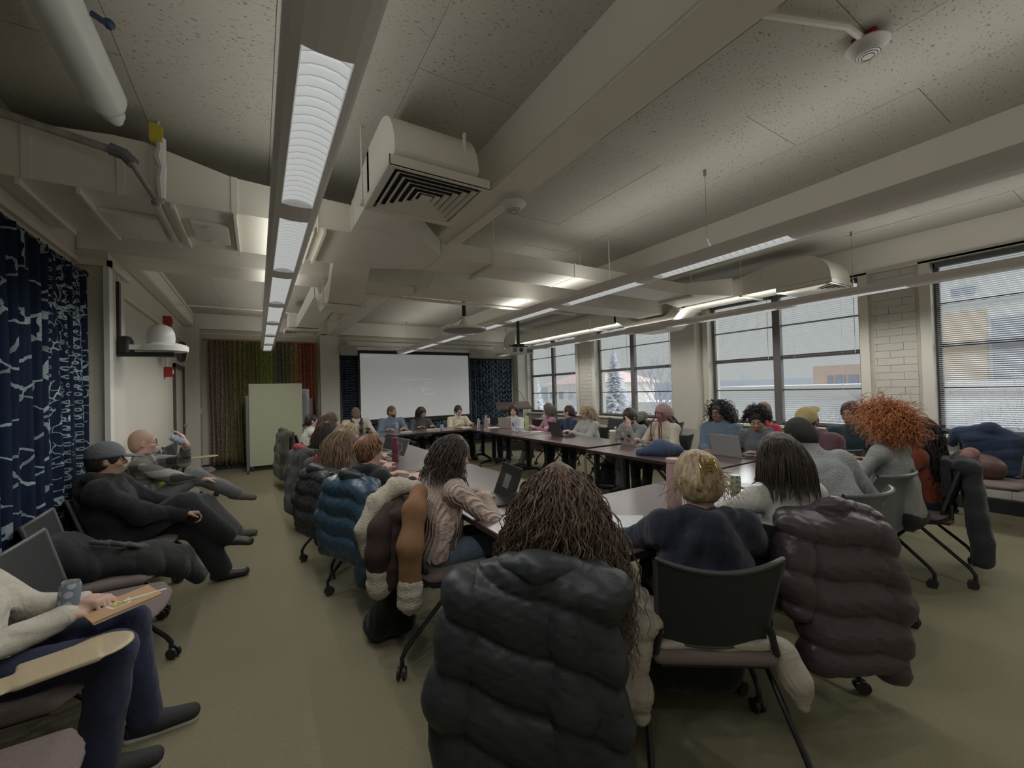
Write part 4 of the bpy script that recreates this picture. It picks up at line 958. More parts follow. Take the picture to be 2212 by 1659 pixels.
def hand(s,W,f,n,side,curl=.35,sc=1.0,fr=.0085,spread=.0):
    W=np.array(W,float); f=np.array(f,float); f/=np.linalg.norm(f); n=np.array(n,float); n=n-f*(n@f); n/=np.linalg.norm(n); sd=np.cross(f,n)*side   # sd: toward thumb side
    M=np.stack([sd,f,n],1)
    s.box(W+f*.048*sc,(.040*sc,.048*sc,.0155*sc),M=M,rad=.013*sc,k=.012)
    s.cap(W-f*.01,W+f*.03*sc,.024*sc,.022*sc,k=.015,side=sd,w=1.3)
    for i,(o,l) in enumerate(((.029,.95),(.010,1.06),(-.009,1.0),(-.028,.8))):
        b=W+f*(.088 if i<3 else .082)*sc+sd*o*sc; d=f+sd*o*spread*8; d/=np.linalg.norm(d); a=curl*(1+.1*i)
        for Lg,rr in ((.042,1),(.027,.93),(.021,.85)):
            d2=d*math.cos(a)+n*math.sin(a); e=b+d2*Lg*l*sc; s.cap(b,e,fr*rr*sc,fr*rr*.93*sc,k=.004); b=e; n2=-d*math.sin(a)+n*math.cos(a); d=d2; n_=n2; a=curl*.9; n=n2
        n=M[:,2]
    b=W+f*.02*sc+sd*.032*sc; d=(f*.65+sd*.65+n*.35); d/=np.linalg.norm(d)
    e=b+d*.042*sc; s.cap(b,e,fr*1.35*sc,fr*1.1*sc,k=.01); d=(f*.85+sd*.3+n*.4); d/=np.linalg.norm(d); s.cap(e,e+d*.034*sc,fr*1.1*sc,fr*.9*sc,k=.005)
PEOPLE=[]
def person(label,head,face,sk='fair',top=None,pants=None,lean=8,hyaw=0,hp=5,tilt=0,lh=None,rh=None,hair=None,res='mid',male=False,lfoot=None,rfoot=None,extras=(),
           shoe=None,beard=None,turtle=False,hood=False,hcurl=.35,lhf=None,rhf=None,bulk=1.0,knees=True,topdisp=None,legs=True,hn=None,lhint=None,rhint=None,sleeve=1.0,crosslegs=None,cat='person',eyes=True,seed=0,lips=None,twist=0,sole=None,fold=.010,pw=1.0,topname='top',sc=1.0):
    if pants is None: pants=mat('trousers_black',(.02,.02,.024),.9)
    if shoe is None: shoe=mat('shoe_black',(.02,.02,.02),.5)
    vb={'near':.0075,'mid':.009,'far':.0105}[res]; vt={'near':.009,'mid':.0115,'far':.013}[res]; vp={'near':.011,'mid':.014,'far':.017}[res]
    _d=math.hypot(head[0],head[1]); _q=1.0 if _d<3.2 else (1.18 if _d<5 else 1.35)
    if res=='near': vb,vt,vp=.0086*_q**.8,.0112*_q,.0150*_q
    else: vb,vt,vp=.0115,.016,.021
    ph=R(lean); hipz=.525; u=np.array([0,math.sin(ph),math.cos(ph)])
    sh_w=(.195 if male else .172)*sc
    Hm=rotz(R(hyaw))@rotx(-R(hp))@roty(R(tilt))
    pn=ph*.55+R(hp)*.35; nv=np.array([-math.sin(R(hyaw))*math.sin(max(0,R(hp)))*.3,math.sin(pn),math.cos(pn)])
    hu=Hm[:,2]; fixed=.06*u+.115*nv+Hm@np.array([0,.012,.012])+hu*.118
    Lt=(head[2]-hipz-fixed[2])/u[2]; Lt=min(max(Lt,.34),.56)
    hip=np.array([0,0,hipz]); shc=hip+u*Lt; nb=shc+u*.05; hc=nb+.01*u+.115*nv+Hm@np.array([0,.012,.012]); topp=hc+hu*.118
    t=thing('person',label,cat)
    fr=R(face); rz_=rotz(fr); off=rz_@topp
    org=np.array([head[0]-off[0],head[1]-off[1],head[2]-off[2]]); org[2]=0 if abs(org[2])<.03 else org[2]; oz=org[2]
    t.location=(org[0],org[1],0); t.rotation_euler=(0,0,fr); dz=oz
    PEOPLE.append((label,tuple(org),Lt))
    hip=hip+[0,0,dz]; shc=shc+[0,0,dz]; nb=nb+[0,0,dz]; hc=hc+[0,0,dz]
    tw=rotz(R(twist)); sx=tw@np.array([1.,0,0])
    SH={s_:shc+sx*s_*sh_w+np.array([0,.0,-.005]) for s_ in(-1,1)}
    l1,l2=.285*sc,.25*sc
    lh=lh or (-.16,.38,.775); rh=rh or (.16,.38,.775)
    HT={-1:lh,1:rh}; EL={}; WR_={}
    for s_ in(-1,1):
        hint=(lhint if s_<0 else rhint) or (s_*.55,-.35,-.8)
        EL[s_],WR_[s_]=ik(SH[s_],HT[s_],l1,l2,hint)
    # ---- body (skin)
    b=SDF(vb)
    b.cap(hip,hip+u*Lt*.5,.085,.075,k=.03,side=sx,w=1.2); b.cap(hip+u*Lt*.5,shc-u*.07,.075,.07,k=.03,side=sx,w=1.3)
    b.cap(SH[-1],SH[1],.036,k=.02)
    nr=.056 if male else .047
    b.cap(nb-u*.03,hc+Hm@np.array([0,-.018,-.03]),nr*1.15,nr,k=.025)
    def H(x,y,z): return hc+Hm@np.array([x,y,z])
    b.ell(H(0,-.012,.022),(.075,.094,.096),M=Hm,k=.02); b.ell(H(0,.018,-.045),(.056,.068,.072),M=Hm,k=.03); b.ell(H(0,.045,-.088),(.026,.03,.022),M=Hm,k=.025)
    b.cap(H(-.03,.068,.022),H(.03,.068,.022),.014,k=.02)
    for s_ in(-1,1):
        b.ell(H(s_*.031,.092,-.002),(.017,.014,.012),M=Hm,k=.012,op='s'); b.ell(H(s_*.038,.062,-.03),(.02,.018,.018),M=Hm,k=.02)
        b.ell(H(s_*.077,-.008,-.012),(.011,.021,.031),M=Hm@rotz(s_*-.35),k=.008); b.ell(H(s_*.086,.0,-.010),(.006,.009,.014),M=Hm,k=.004,op='s')
    b.cap(H(0,.082,.008),H(0,.103,-.026),.009,.0125,k=.010); b.cap(H(-.010,.092,-.03),H(.010,.092,-.03),.0085,k=.006)
    b.cap(H(-.017,.083,-.060),H(.017,.083,-.060),.008,k=.008); b.cap(H(-.013,.082,-.071),H(.013,.082,-.071),.0075,k=.006)
    am=1.1 if male else .92
    for s_ in(-1,1):
        b.chain([SH[s_],EL[s_],WR_[s_]],[.044*am,.037*am,.026*am],k=.02)
        f=(lhf if s_<0 else rhf)
        if f is None: f=WR_[s_]-EL[s_]; f=f/np.linalg.norm(f); f=f*.8+np.array([-s_*.25,.2,-.05])
        n_=(hn[0 if s_<0 else 1] if hn else (0,0,-1))
        if abs(np.dot(f/np.linalg.norm(f),np.array(n_,float)))>.95: n_=(-s_,0,0)
        hand(b,WR_[s_],f,n_,-s_ if True else s_,curl=hcurl if not isinstance(hcurl,tuple) else hcurl[0 if s_<0 else 1],sc=1.05 if male else .97,fr=.0088 if res=='near' else .0098)
    sobj(b,'body',SK[sk],t)
    # ---- eyes, brows, lips
    if eyes:
        for s_ in(-1,1):
            e=MB(); c=Vector(H(s_*.031,.0760,-.003)); e.sphere(c,.0098,10); fd=Vector(Hm[:,1]); e.sphere(c+fd*.0044,.0060,8,mi=1)
            e.obj('eye',[mat('eye_white',(.40,.38,.36),.3),mat('iris_dark',(.03,.02,.015),.2)],t,smooth=0)
            MB().tube([H(s_*.016,.093,.021),H(s_*.032,.093,.0265),H(s_*.047,.083,.021)],[.0028,.0034,.002],5).obj('eyebrow',mat('eyebrow',(.04,.028,.022),.8),t,smooth=0)
        MB().tube([H(-.021,.085,-.0655),H(-.008,.0925,-.0635),H(0,.093,-.0645),H(.008,.0925,-.0635),H(.021,.085,-.0655)],[.002,.0042,.0045,.0042,.002],6).obj('lips',lips or mat('lips_rose',(.30,.13,.11),.5),t,smooth=0)
    # ---- top
    g=SDF(vt); B=bulk
    wst=hip+u*Lt*.45
    g.cap(hip+[0,-.005,.0],wst,.142*B,.126*B,k=.04,side=sx,w=1.26); g.cap(wst,shc-u*.10,.120*B,.118*B,k=.04,side=sx,w=1.42 if male else 1.34)
    g.chain([SH[-1]-u*.015,shc+u*.02,SH[1]-u*.015],[.058*B,.066*B,.058*B],k=.035)
    if turtle: g.cap(nb-u*.02,nb+u*.05+nv*.01,nr+.018,nr+.014,k=.02)
    else: g.cap(nb-u*.05,nb+u*.005,nr+.03,nr+.013,k=.03)
    if hood:
        g.chain([nb+[-.10,.03,-.02],nb+[-.085,-.055,.015],nb+[0,-.105,.0],nb+[.085,-.055,.015],nb+[.10,.03,-.02]],[.026,.036,.042,.036,.026],k=.025)
        g.ell(nb+np.array([0,-.115,-.075]),(.10,.048,.085),k=.03)
    for s_ in(-1,1):
        d=WR_[s_]-EL[s_]; L_=np.linalg.norm(d); cuff=EL[s_]+d*min(1,max(.1,sleeve-.06)) if sleeve<1.01 else WR_[s_]
        if sleeve>=.55: g.chain([SH[s_],EL[s_],cuff],[.062*B*am,.053*B*am,.040*B*am],k=.03); 
        else: g.chain([SH[s_],SH[s_]+(EL[s_]-SH[s_])*.7],[.062*B*am,.06*B*am],k=.03)
    g.box(hip-[0,0,.16],(.3,.3,.13),rad=.02,k=.02,op='s')
    fd=folds(fold,24,seed+5)
    g.disp=(lambda P:fd(P)+topdisp(P)) if topdisp else fd
    tm=top or mat('shirt_grey',(.2,.2,.2),.9)
    sobj(g,topname,tm,t)
    # ---- legs
    if legs:
        p=SDF(vp); p.ell(hip+[0,-.015,-.03],(.182*sc,.145,.105),k=.04)
        FT={-1:lfoot or (-.11,.50,.0),1:rfoot or (.11,.46,.0)}
        for s_ in(-1,1):
            hj=hip+np.array([s_*.085,.02,-.02]); F_=np.array(FT[s_],float); ank=F_+[0,0,.09]
            kn,an=ik(hj,ank,.43*sc,.43*sc,(s_*.06,.4,1.0))
            p.chain([hj,kn,an],[.096*am,.072*am*pw,.060*am*pw],k=.035)
            toe=an-kn; td=np.array([toe[0]*.3,1.0,0]) if crosslegs!=s_ else np.array([.1*s_,.75,-.45+.3]); td/=np.linalg.norm(td)
            sh=SDF(vb*1.35); q=an-[0,0,.045] if F_[2]<.05 else an-[0,0,.03]
            sh.cap(q-td*.045,q+td*.06,.036,.036,k=.02); sh.cap(q+td*.05,q+td*.165+[0,0,-.008],.040,.034,k=.02,side=np.cross(td,[0,0,1]),w=1.2); sh.cap(an+[0,0,.01],q,.042,.04,k=.02)
            so_=sobj(sh,'shoe',shoe,t)
            if sole is not None:
                sl=SDF(vb*1.1); sl.cap(q-td*.045-[0,0,.034],q+td*.16-[0,0,.036],.036,.034,k=.01); sl.box(q-[0,0,-.03],(.3,.3,.055),rad=.005,k=.003,op='s'); sobj(sl,'sole',sole,so_)
                sk_=SDF(vb*1.1); sk_.cap(q+[0,0,.03],an+[0,0,.06],.042,.040,k=.01); sobj(sk_,'sock',sole,t)
        p.disp=folds(.009,22,seed+9)
        sobj(p,'trousers',pants,t)
    # ---- hair
    obst=[(H(0,-.01,.02),H(0,-.011,.021),.102),(SH[-1],SH[1],.078*B),(hip,shc,.155*B)]
    info=dict(t=t,H=H,Hm=Hm,hc=hc,nb=nb,u=u,SH=SH,obst=obst,res=res,EL=EL,WR=WR_,hip=hip,shc=shc,seed=seed,vb=vb)
    if hair: hair(info)
    if beard:
        bd=SDF(.007); bd.ell(H(0,.028,-.062),(.061,.066,.058),M=Hm,k=.01); bd.ell(H(0,.09,-.045),(.03,.03,.028),M=Hm,k=.01,op='s'); bd.ell(H(0,.10,-.066),(.018,.03,.009),M=Hm,k=.005,op='s'); bd.ell(H(0,.04,.0),(.075,.09,.046),M=Hm,k=.015,op='s'); bd.disp=folds(.002,160,2)
        sobj(bd,'beard',beard,t)
    for e in extras: e(info)
    return t,info
# -------- hair styles
def scalp(info,n,seed,ymax=.55,zmin=-.35,front=.35):
    g=np.random.RandomState(seed); out=[];nr=[]
    while len(out)<n:
        d=g.normal(size=3); d/=np.linalg.norm(d)
        if d[1]>ymax+.5*d[2]-.25 or d[2]<zmin or (d[1]>front and d[2]<.55): continue
        p=np.array([d[0]*.084,d[1]*.103-.012,d[2]*.104+.024]); out.append(info['hc']+info['Hm']@p); nr.append(info['Hm']@d)
    return np.array(out),np.array(nr)
def hair_cap(info,m,thick=.010,neck=-.06,fringe=.055,name='hair',disp=.003,vol=1.0,faceop=(.062,.085,.104),cut=True,fz=-.042):
    s=SDF(info['vb']*.95); H=info['H']; Hm=info['Hm']
    s.ell(H(0,-.014,.028),((.075+thick)*vol,(.095+thick)*vol,(.096+thick)*vol),M=Hm,k=.02)
    s.ell(H(0,-.045,neck+.03),(.068+thick*.8,.058+thick,.07),M=Hm,k=.03)
    if cut:
        s.ell(H(0,.105,fz),(faceop[0],faceop[1],faceop[2]),M=Hm,k=.008,op='s')
        for q in(-1,1): s.ell(H(q*.088,.012,-.028),(.022,.026,.036),M=Hm,k=.008,op='s')
        s.ell(H(0,-.02,-.135+neck*.3),(.1,.1,.06),M=Hm,k=.015,op='s')
    f=folds(disp,110,info['seed']+3,zf=.25); s.disp=f
    return sobj(s,name,m,info['t'])
def hs_short(m,**k):
    def f(info):
        hair_cap(info,HR[m] if isinstance(m,str) else m,**{kk:v for kk,v in k.items() if kk!='tuft'})
        if k.get('tuft',True):
            r,n=scalp(info,200 if info['res']!='far' else 90,info['seed'],zmin=.0)
            strands('hair_tufts',HR[m] if isinstance(m,str) else m,info['t'],r,n*np.array([.7,.7,.25])+np.array([0,0,-.75])+info['Hm']@np.array([.12,-.05,0]),5,.013,.10,[(info['obst'][0][0],info['obst'][0][1],.103)],rad=.006,jit=.07,seed=info['seed'])
    return f
def hs_buzz(m):
    def f(info): hair_cap(info,m,thick=.003,disp=.0006,fz=-.045)
    return f
def hs_long(m,n=230,length=.42,curl=(0,0),rad=.006,grav=.35,jit=.07,vol=1.0,seg=20,base=True,cover=-.25,sides=3,blen=None,part=True,lift=.18,bw=2.0):
    M=HR[m]
    def f(info):
        nn=n if info['res']!='far' else int(n*.5); rr=rad if info['res']!='far' else rad*1.5
        if base: hair_cap(info,M,thick=.012*vol,neck=-.09,cut=True,disp=.004,vol=1)
        H=info['H']; Hm=info['Hm']
        bl=length*.8 if blen is None else blen
        if bl>.05:   # inner mass hanging behind the head
            s=SDF(info['vb']*1.25); a=H(0,-.06,0); b=H(0,-.075,-.08); c=np.array(b)+[0,-.02,-bl+.10]; w0=.075*vol
            back=np.array(info['shc'])+[0,-.125,-.03]
            p2=np.array([b[0],min(b[1],back[1]) if c[2]<info['shc'][2] else b[1],max(c[2],info['shc'][2])]); 
            s.cap(a,b,.065,.06,k=.02,side=Hm[:,0],w=1.25*vol); s.cap(b,p2,.05,.04*vol,k=.03,side=(1,0,0),w=1.7*vol)
            if c[2]<info['shc'][2]: s.cap(p2,[p2[0],p2[1]-.02,c[2]],.032*vol,.02*vol,k=.03,side=(1,0,0),w=bw*vol)
            s.disp=folds(.006,80,info['seed'],zf=.2); sobj(s,'hair',M,info['t'])
        r,nm=scalp(info,nn,info['seed'],zmin=cover)
        side=(r-info['hc'])@Hm[:,0]
        d=nm*lift+(Hm@np.array([0,-.45,-.15]))[None,:]+np.outer(np.clip(side*14,-1,1)*.55,Hm[:,0])
        g=np.random.RandomState(info['seed']+1)
        strands('hair_strands',M,info['t'],r,d,seg,length*1.15/seg,grav,info['obst'],curl=curl,rad=rr,jit=jit,seed=info['seed'],sides=sides,lens=g.uniform(.8,1.12,nn))
    return f
def hs_bun(m,pos=(0,-.115,-.05),r=.038,clip=False):
    M=HR[m]
    def f(info):
        hair_cap(info,M,thick=.007,neck=-.05,disp=.0025)
        H=info['H']; s=SDF(info['vb']); s.ell(H(*pos),(r*1.1,r*.8,r),M=info['Hm'],k=.01); s.disp=folds(.004,120,info['seed']); sobj(s,'hair_bun',M,info['t'])
    return f
def glasses(mt=None):
    def f(info):
        H=info['H']; m=mt or M_black; b=MB()
        for q in(-1,1):
            pts=[H(q*.033+.022*math.cos(a),.098-.004*abs(math.cos(a)),-.003+.018*math.sin(a)) for a in np.linspace(0,2*PI,15)]
            b.tube(pts,.0018,4,cap=False); b.tube([H(q*.055,.094,.002),H(q*.08,.05,.002),H(q*.083,-.01,-.004)],.0016,4)
        b.tube([H(-.011,.1,-.001),H(.011,.1,-.001)],.0018,4); b.obj('glasses',m,info['t'])
    return f
def cap_hat(m,back=False,name='cap'):
    def f(info):
        H=info['H']; Hm=info['Hm']; s=SDF(.008); s.ell(H(0,-.012,.035),(.090,.110,.102),M=Hm,k=.01); s.box(H(0,0,-.065),(.16,.16,.083),M=Hm@rotx(.06),rad=.01,k=.006,op='s')
        o=sobj(s,name,m,info['t']); y=-1 if back else 1
        b=SDF(.006); b.ell(H(0,y*.135-.01,.022),(.072,.080,.009),M=Hm@rotx(-.12*y),k=.005); b.ell(H(0,y*.02,.02),(.082,.085,.02),M=Hm,k=.004,op='s'); bo=sobj(b,'brim',m,o)
    return f

def hs_updo(m):
    M=HR[m]
    def f(info):
        hair_cap(info,M,thick=.020,neck=-.05,disp=.005,vol=1.06)
        H=info['H']; Hm=info['Hm']; s=SDF(.007); s.ell(H(.01,-.105,.045),(.062,.045,.070),M=Hm,k=.02); s.ell(H(-.02,-.11,-.01),(.045,.03,.045),M=Hm,k=.02); s.disp=folds(.007,70,4,zf=.3); sobj(s,'hair_twist',M,info['t'])
        g=np.random.RandomState(5); n=90; a=g.uniform(0,2*PI,n); r=np.array([H(.085*math.cos(x),-.03+.085*math.sin(x)*.9,-.01+.05*g.rand()) for x in a if True]); nn=(r-info['hc'])
        strands('loose_hair',M,info['t'],r,nn+np.array([0,0,-.05]),9,.016,.25,[],rad=.0016,jit=.3,seed=2)
    return f
# ================================================================ garments draped on chairs, bags
def draped_coat(label,cat,x,y,deg,m,bottom=.25,top=.90,w=.25,thick=.05,q=0,slant=0,sleeves=((-1,.32),(1,.38)),cuff=None,lining=None,vox=.012,seed=1,hood=None,puff=.012,front=.62,yb=-.275,flare=.03,collar=True,name='coat',sr=.062,sx_=.0,fold=.010):
    t=thing(name,label,cat,(x,y,0),R(deg))
    def dz(f=1.0):
        fo=folds(fold*f,16,seed)
        return quilt(puff,q,slant=slant,extra=fo) if q else fo
    s=SDF(vox); zc=(top-.05)
    s.chain([(-w*.92,yb+.03,zc-.03),(0,yb+.015,zc),(w*.92,yb+.03,zc-.03)],[thick*1.05,thick*1.15,thick*1.05],k=.03)
    n=4
    for i in range(n):
        z0=zc-.02-(zc-bottom)*(i/n); z1=zc-.02-(zc-bottom)*((i+1)/n)
        s.box((sx_*(i/n),yb-.015-.012*i,(z0+z1)/2),(w+flare*i/n,thick,(z0-z1)/2+.03),rad=thick*.9,k=.03)
    if front: s.box((0,yb+.115,(zc+front)/2),(w*.9,.03,(zc-front)/2+.02),rad=.028,k=.03)
    s.disp=dz(); sobj(s,'coat_body',m,t)
    for sd,zb in sleeves:
        a=SDF(vox); pts=[(sd*(w-.01),yb+.0,zc-.06),(sd*(w+.045),yb-.03,zc-.06-(zc-zb)*.45),(sd*(w+.02),yb-.045,zb)]
        a.chain(pts,[sr*1.05,sr,sr*.8],k=.04); a.disp=dz(.7); sl=sobj(a,'sleeve',m,t)
        if cuff:
            c=SDF(vox); e=Vector(pts[2]); c.cap(e-Vector((0,0,-.02)),e-Vector((0,0,.075)),sr*.98,sr*1.02,k=.02); c.disp=folds(.006,90,seed); sobj(c,'cuff',cuff,sl)
    if collar:
        c=SDF(vox); c.chain([(-.11,yb+.02,zc+.025),(0,yb-.02,zc+.045),(.11,yb+.02,zc+.025)],[.034,.042,.034],k=.03); c.disp=dz(.5); sobj(c,'collar',lining or m,t)
    if hood:
        c=SDF(vox); c.ell((0,yb-.05,zc-.07),(.14,.055,.12),k=.03); c.disp=dz(.7); sobj(c,'hood',m,t)
    return t
def backpack(label,x,y,deg,m,z=.0,s=1.0,name='backpack',tilt=0,strapm=None,cat='backpack'):
    t=thing(name,label,cat,(x,y,z)); t.rotation_euler=(tilt,0,R(deg))
    b=SDF(.012); b.box((0,0,.21*s),(.14*s,.09*s,.20*s),rad=.07*s,k=.02); b.disp=folds(.008,18,int(x*10)%7); sobj(b,'bag_body',m,t)
    p=SDF(.012); p.box((0,-.10*s,.14*s),(.11*s,.035*s,.10*s),rad=.03*s,k=.02); sobj(p,'front_pocket',m,t)
    for q in(-1,1): MB().tube([(q*.07*s,.08*s,.38*s),(q*.10*s,.14*s,.28*s),(q*.09*s,.13*s,.12*s),(q*.11*s,.07*s,.04*s)],.016*s,6).obj('strap',strapm or m,t,smooth=60)
    MB().tube([(-.04*s,.03,.41*s),(0,.04,.45*s),(.04*s,.03,.41*s)],.008,6).obj('handle',strapm or M_black,t,smooth=60)
    MB().tube([(-.09*s,-.138*s,.20*s),(.09*s,-.138*s,.20*s)],.004,4).obj('zip',M_wire if 'M_wire' in globals() else M_chrome,t)
    return t
def lump(name,label,cat,loc,parts,m,vox=.012,fold=.012,freq=20,seed=1,rz=0,q=0,puff=.012):
    t=SDF(vox)
    for p in parts: t.cap(p[0],p[1],p[2],p[3],k=.04,side=(p[4] if len(p)>4 else None),w=(p[5] if len(p)>5 else 1))
    t.disp=quilt(puff,q,extra=folds(fold,freq,seed)) if q else folds(fold,freq,seed)
    o=sobj(t,name,m); o.location=loc; o.rotation_euler=(0,0,R(rz)); return tag(o,label,cat)
t0=time.time()
def W(x,y,z): return (x,y,z)
def P(label,head,face,clabel=None,ckind='mesh',cgroup=None,coff=(0,.0),cdeg=None,tablet=None,cpos=None,**k):
    t,info=person(label,head,face,**k)
    if clabel:
        f=R(face); cx,cy=coff; x=t.location.x+math.cos(f)*cx-math.sin(f)*cy; y=t.location.y+math.sin(f)*cx+math.cos(f)*cy
        if cpos: x,y,cdeg=cpos
        chair(x,y,face if cdeg is None else cdeg,clabel,ckind,tablet=tablet); info['chair']=(x,y,face if cdeg is None else cdeg)
    return info
def tomat_cable():
    m,t,N,L,b=nt('knit_tan_cable'); tc=N.new('ShaderNodeTexCoord'); w=N.new('ShaderNodeTexWave'); w.inputs['Scale'].default_value=16; w.inputs['Distortion'].default_value=1.2; w.inputs['Detail'].default_value=1; w.bands_direction='X'
    L.new(tc.outputs['Object'],w.inputs[0]); v=N.new('ShaderNodeTexVoronoi'); v.inputs['Scale'].default_value=55; L.new(tc.outputs['Object'],v.inputs[0])
    h=math_node(N,L,'MULTIPLY_ADD',v.outputs['Distance'],.5,w.outputs[0]); L.new(mixc(N,L,h,(.33,.25,.205),(.50,.40,.34)),b.inputs['Base Color'])
    bu=N.new('ShaderNodeBump'); bu.inputs['Strength'].default_value=.9; bu.inputs['Distance'].default_value=.012; L.new(h,bu.inputs['Height']); L.new(bu.outputs[0],b.inputs['Normal']); b.inputs['Roughness'].default_value=.95; return m
def plaid(name,c1,c2,c3,sc_=16,bump=False):
    m,t,N,L,b=nt(name); tc=N.new('ShaderNodeTexCoord'); sp=N.new('ShaderNodeSeparateXYZ'); L.new(tc.outputs['Object'],sp.inputs[0]); MN=lambda *a: math_node(N,L,*a)
    a=MN('GREATER_THAN',MN('SINE',MN('MULTIPLY',MN('ADD',sp.outputs[0],MN('MULTIPLY',sp.outputs[1],.6)),sc_*3)),0.); z=MN('GREATER_THAN',MN('SINE',MN('MULTIPLY',sp.outputs[2],sc_*3)),0.)
    L.new(mixc(N,L,z,mixc(N,L,a,c1,c2),mixc(N,L,a,c2,c3)),b.inputs['Base Color']); b.inputs['Roughness'].default_value=.9; return m
def dotted(name,c1,c2,scale=70):
    m,t,N,L,b=nt(name); tc=N.new('ShaderNodeTexCoord'); v=N.new('ShaderNodeTexVoronoi'); v.inputs['Scale'].default_value=scale; v.inputs['Randomness'].default_value=.35; L.new(tc.outputs['Object'],v.inputs[0])
    L.new(mixc(N,L,math_node(N,L,'LESS_THAN',v.outputs['Distance'],.38),c1,c2),b.inputs['Base Color']); b.inputs['Roughness'].default_value=.95; return m
jeans=cloth('jeans_blue',(.10,.135,.175),noise=.3); jeansl=cloth('jeans_pale',(.17,.22,.30),noise=.3); gtr=cloth('trousers_grey',(.16,.16,.165)); blk=cloth('trousers_black',(.022,.022,.025)); navyt=cloth('trousers_navy',(.030,.036,.075))
cream=cloth('fleece_cream',(.50,.47,.40)); blackh=cloth('hoodie_black',(.018,.02,.021)); whitec=cloth('shirt_white',(.56,.55,.51),noise=.05)
# ---- seated along the left wall
P('person at the left edge in cream sweatshirt and navy trousers',(-.99,2.32,1.20),-90,'mauve-seated black chair under the cream-sweatshirted person at the left edge',lean=-6,hyaw=10,hp=0,sk='fair',top=cream,pants=navyt,res='near',bulk=1.12,fold=.014,hair=hs_long('brown',n=160,length=.25),lh=(-.08,.33,.68),rh=(.0,.30,.66),lfoot=(-.16,.50,0),rfoot=(.06,.40,0),sole=mat('sole_white',(.5,.48,.43),.6),shoe=mat('shoe_black_canvas',(.03,.03,.032),.8),pw=1.12,seed=4,hcurl=.8,coff=(0,.09),tablet=(.27,.14,-.06,0,.3))
P('man with grey cap and black hoodie, legs crossed, by the navy curtain',(-.93,4.10,1.195),-90,'black chair under the man with the grey cap',lean=-6,hyaw=10,hp=2,sk='tan',male=True,top=blackh,pants=blk,res='near',bulk=1.16,fold=.014,hood=True,hair=hs_short('black',tuft=False),extras=[cap_hat(cloth('cap_grey_wool',(.13,.14,.155)))],lh=(-.04,.40,.66),rh=(.10,.40,.64),lfoot=(-.10,.62,0),rfoot=(-.08,.66,.27),crosslegs=1,shoe=mat('boot_black',(.03,.03,.03),.45),pw=1.15,seed=7,hcurl=.9,coff=(0,.05))
iL3=P('bald man in glasses and plaid shirt drinking from a can, legs crossed',(-.93,5.20,1.215),-90,'black chair under the bald man drinking from a can',lean=-3,hyaw=12,hp=0,sk='pink',male=True,top=plaid('shirt_plaid_grey',(.03,.03,.03),(.12,.115,.105),(.28,.27,.25)),pants=cloth('jeans_grey',(.14,.15,.155)),res='near',extras=[glasses(mat('glasses_brown',(.10,.04,.03),.3))],hair=hs_buzz(mat('buzz_stubble',(.40,.27,.20),.7)),lh=(-.04,.30,1.05),rh=(.04,.44,.70),lhint=(-.6,.3,-.8),lhf=(0.05,-.25,.75),hn=((0,-1,-.2),(0,0,-1)),lfoot=(-.14,.70,0),rfoot=(-.12,.70,.40),crosslegs=1,shoe=cloth('shoe_suede_grey',(.13,.12,.10)),seed=9,sleeve=.75,coff=(0,.06))
# ---- left side of the table ring, facing right
P('person with low dark bun and white fleece, farthest in the left row',(.80,8.0,1.175),-82,'chair with an olive coat at the far end of the left row',res='mid',sk='fair',top=cloth('fleece_white',(.60,.58,.53)),bulk=1.1,hair=hs_bun('black',pos=(0,-.125,-.06),r=.032),hp=0,lean=6,seed=11)
P('person with mid-brown hair, second in the left row from the far end',(.88,6.30,1.245),-80,'chair behind the grey backpack',res='mid',sk='fair',top=cloth('top_dark_plum',(.05,.035,.045)),hair=hs_long('brown',n=420,length=.26,rad=.0042,seg=12),hp=2,lean=8,seed=12)
P('person with long dark brown hair and a pale collar beside the grey coat',(.78,5.60,1.16),-80,'chair draped with a grey coat',res='mid',sk='fair',top=cloth('top_pale_collar',(.30,.30,.29)),hair=hs_long('dark',n=480,length=.32,rad=.004,seg=12),hp=4,lean=6,seed=13)
P('person with sandy light-brown hair almost hidden between the long-haired people',(.88,4.92,1.175),-80,'chair behind the crimson bag',res='mid',sk='fair',top=cloth('top_rust',(.2,.1,.07)),hair=hs_long('blonde',n=400,length=.22,rad=.004,seg=10),hp=6,lean=8,seed=14)
P('person with very long wavy light-brown hair and black jacket on the chair',(.72,4.20,1.165),-78,'chair under the person with very long wavy hair',res='near',sk='fair',top=cloth('top_grey_marl',(.10,.10,.11)),hair=hs_long('lbrown',n=700,length=.50,seg=16,curl=(.006,.45),rad=.0034,vol=1.1),hp=4,lean=6,seed=15,cpos=(.68,4.05,-72))
i6=P('person with short auburn hair and black hoodie, arms on the table',(.77,3.42,1.165),-68,'chair under the blue puffer jacket',res='near',sk='pink',male=True,top=blackh,pants=cloth('trousers_dark_check',(.05,.055,.065)),hood=True,hair=hs_short('auburn'),hp=4,lean=10,hyaw=-6,seed=16,sc=.93,bulk=1.05,cpos=(.80,3.26,-66))
i7=P('person in a tan cable-knit sweater and jeans at an open black laptop',(1.10,2.47,1.205),-94,'chair with mauve seat draped with the brown shearling coat',res='near',sk='fair',top=tomat_cable(),pants=jeans,hair=hs_long('dark',n=700,length=.20,seg=14,curl=(.010,.7),rad=.0038,vol=1.05,blen=.1),hp=16,lean=13,seed=17,bulk=1.1,rh=(.05,.34,.80),lh=(-.16,.36,.775),rhint=(1,.3,-.7),lhint=(-1,.1,-.5),cpos=(.95,2.44,-98),eyes=False)
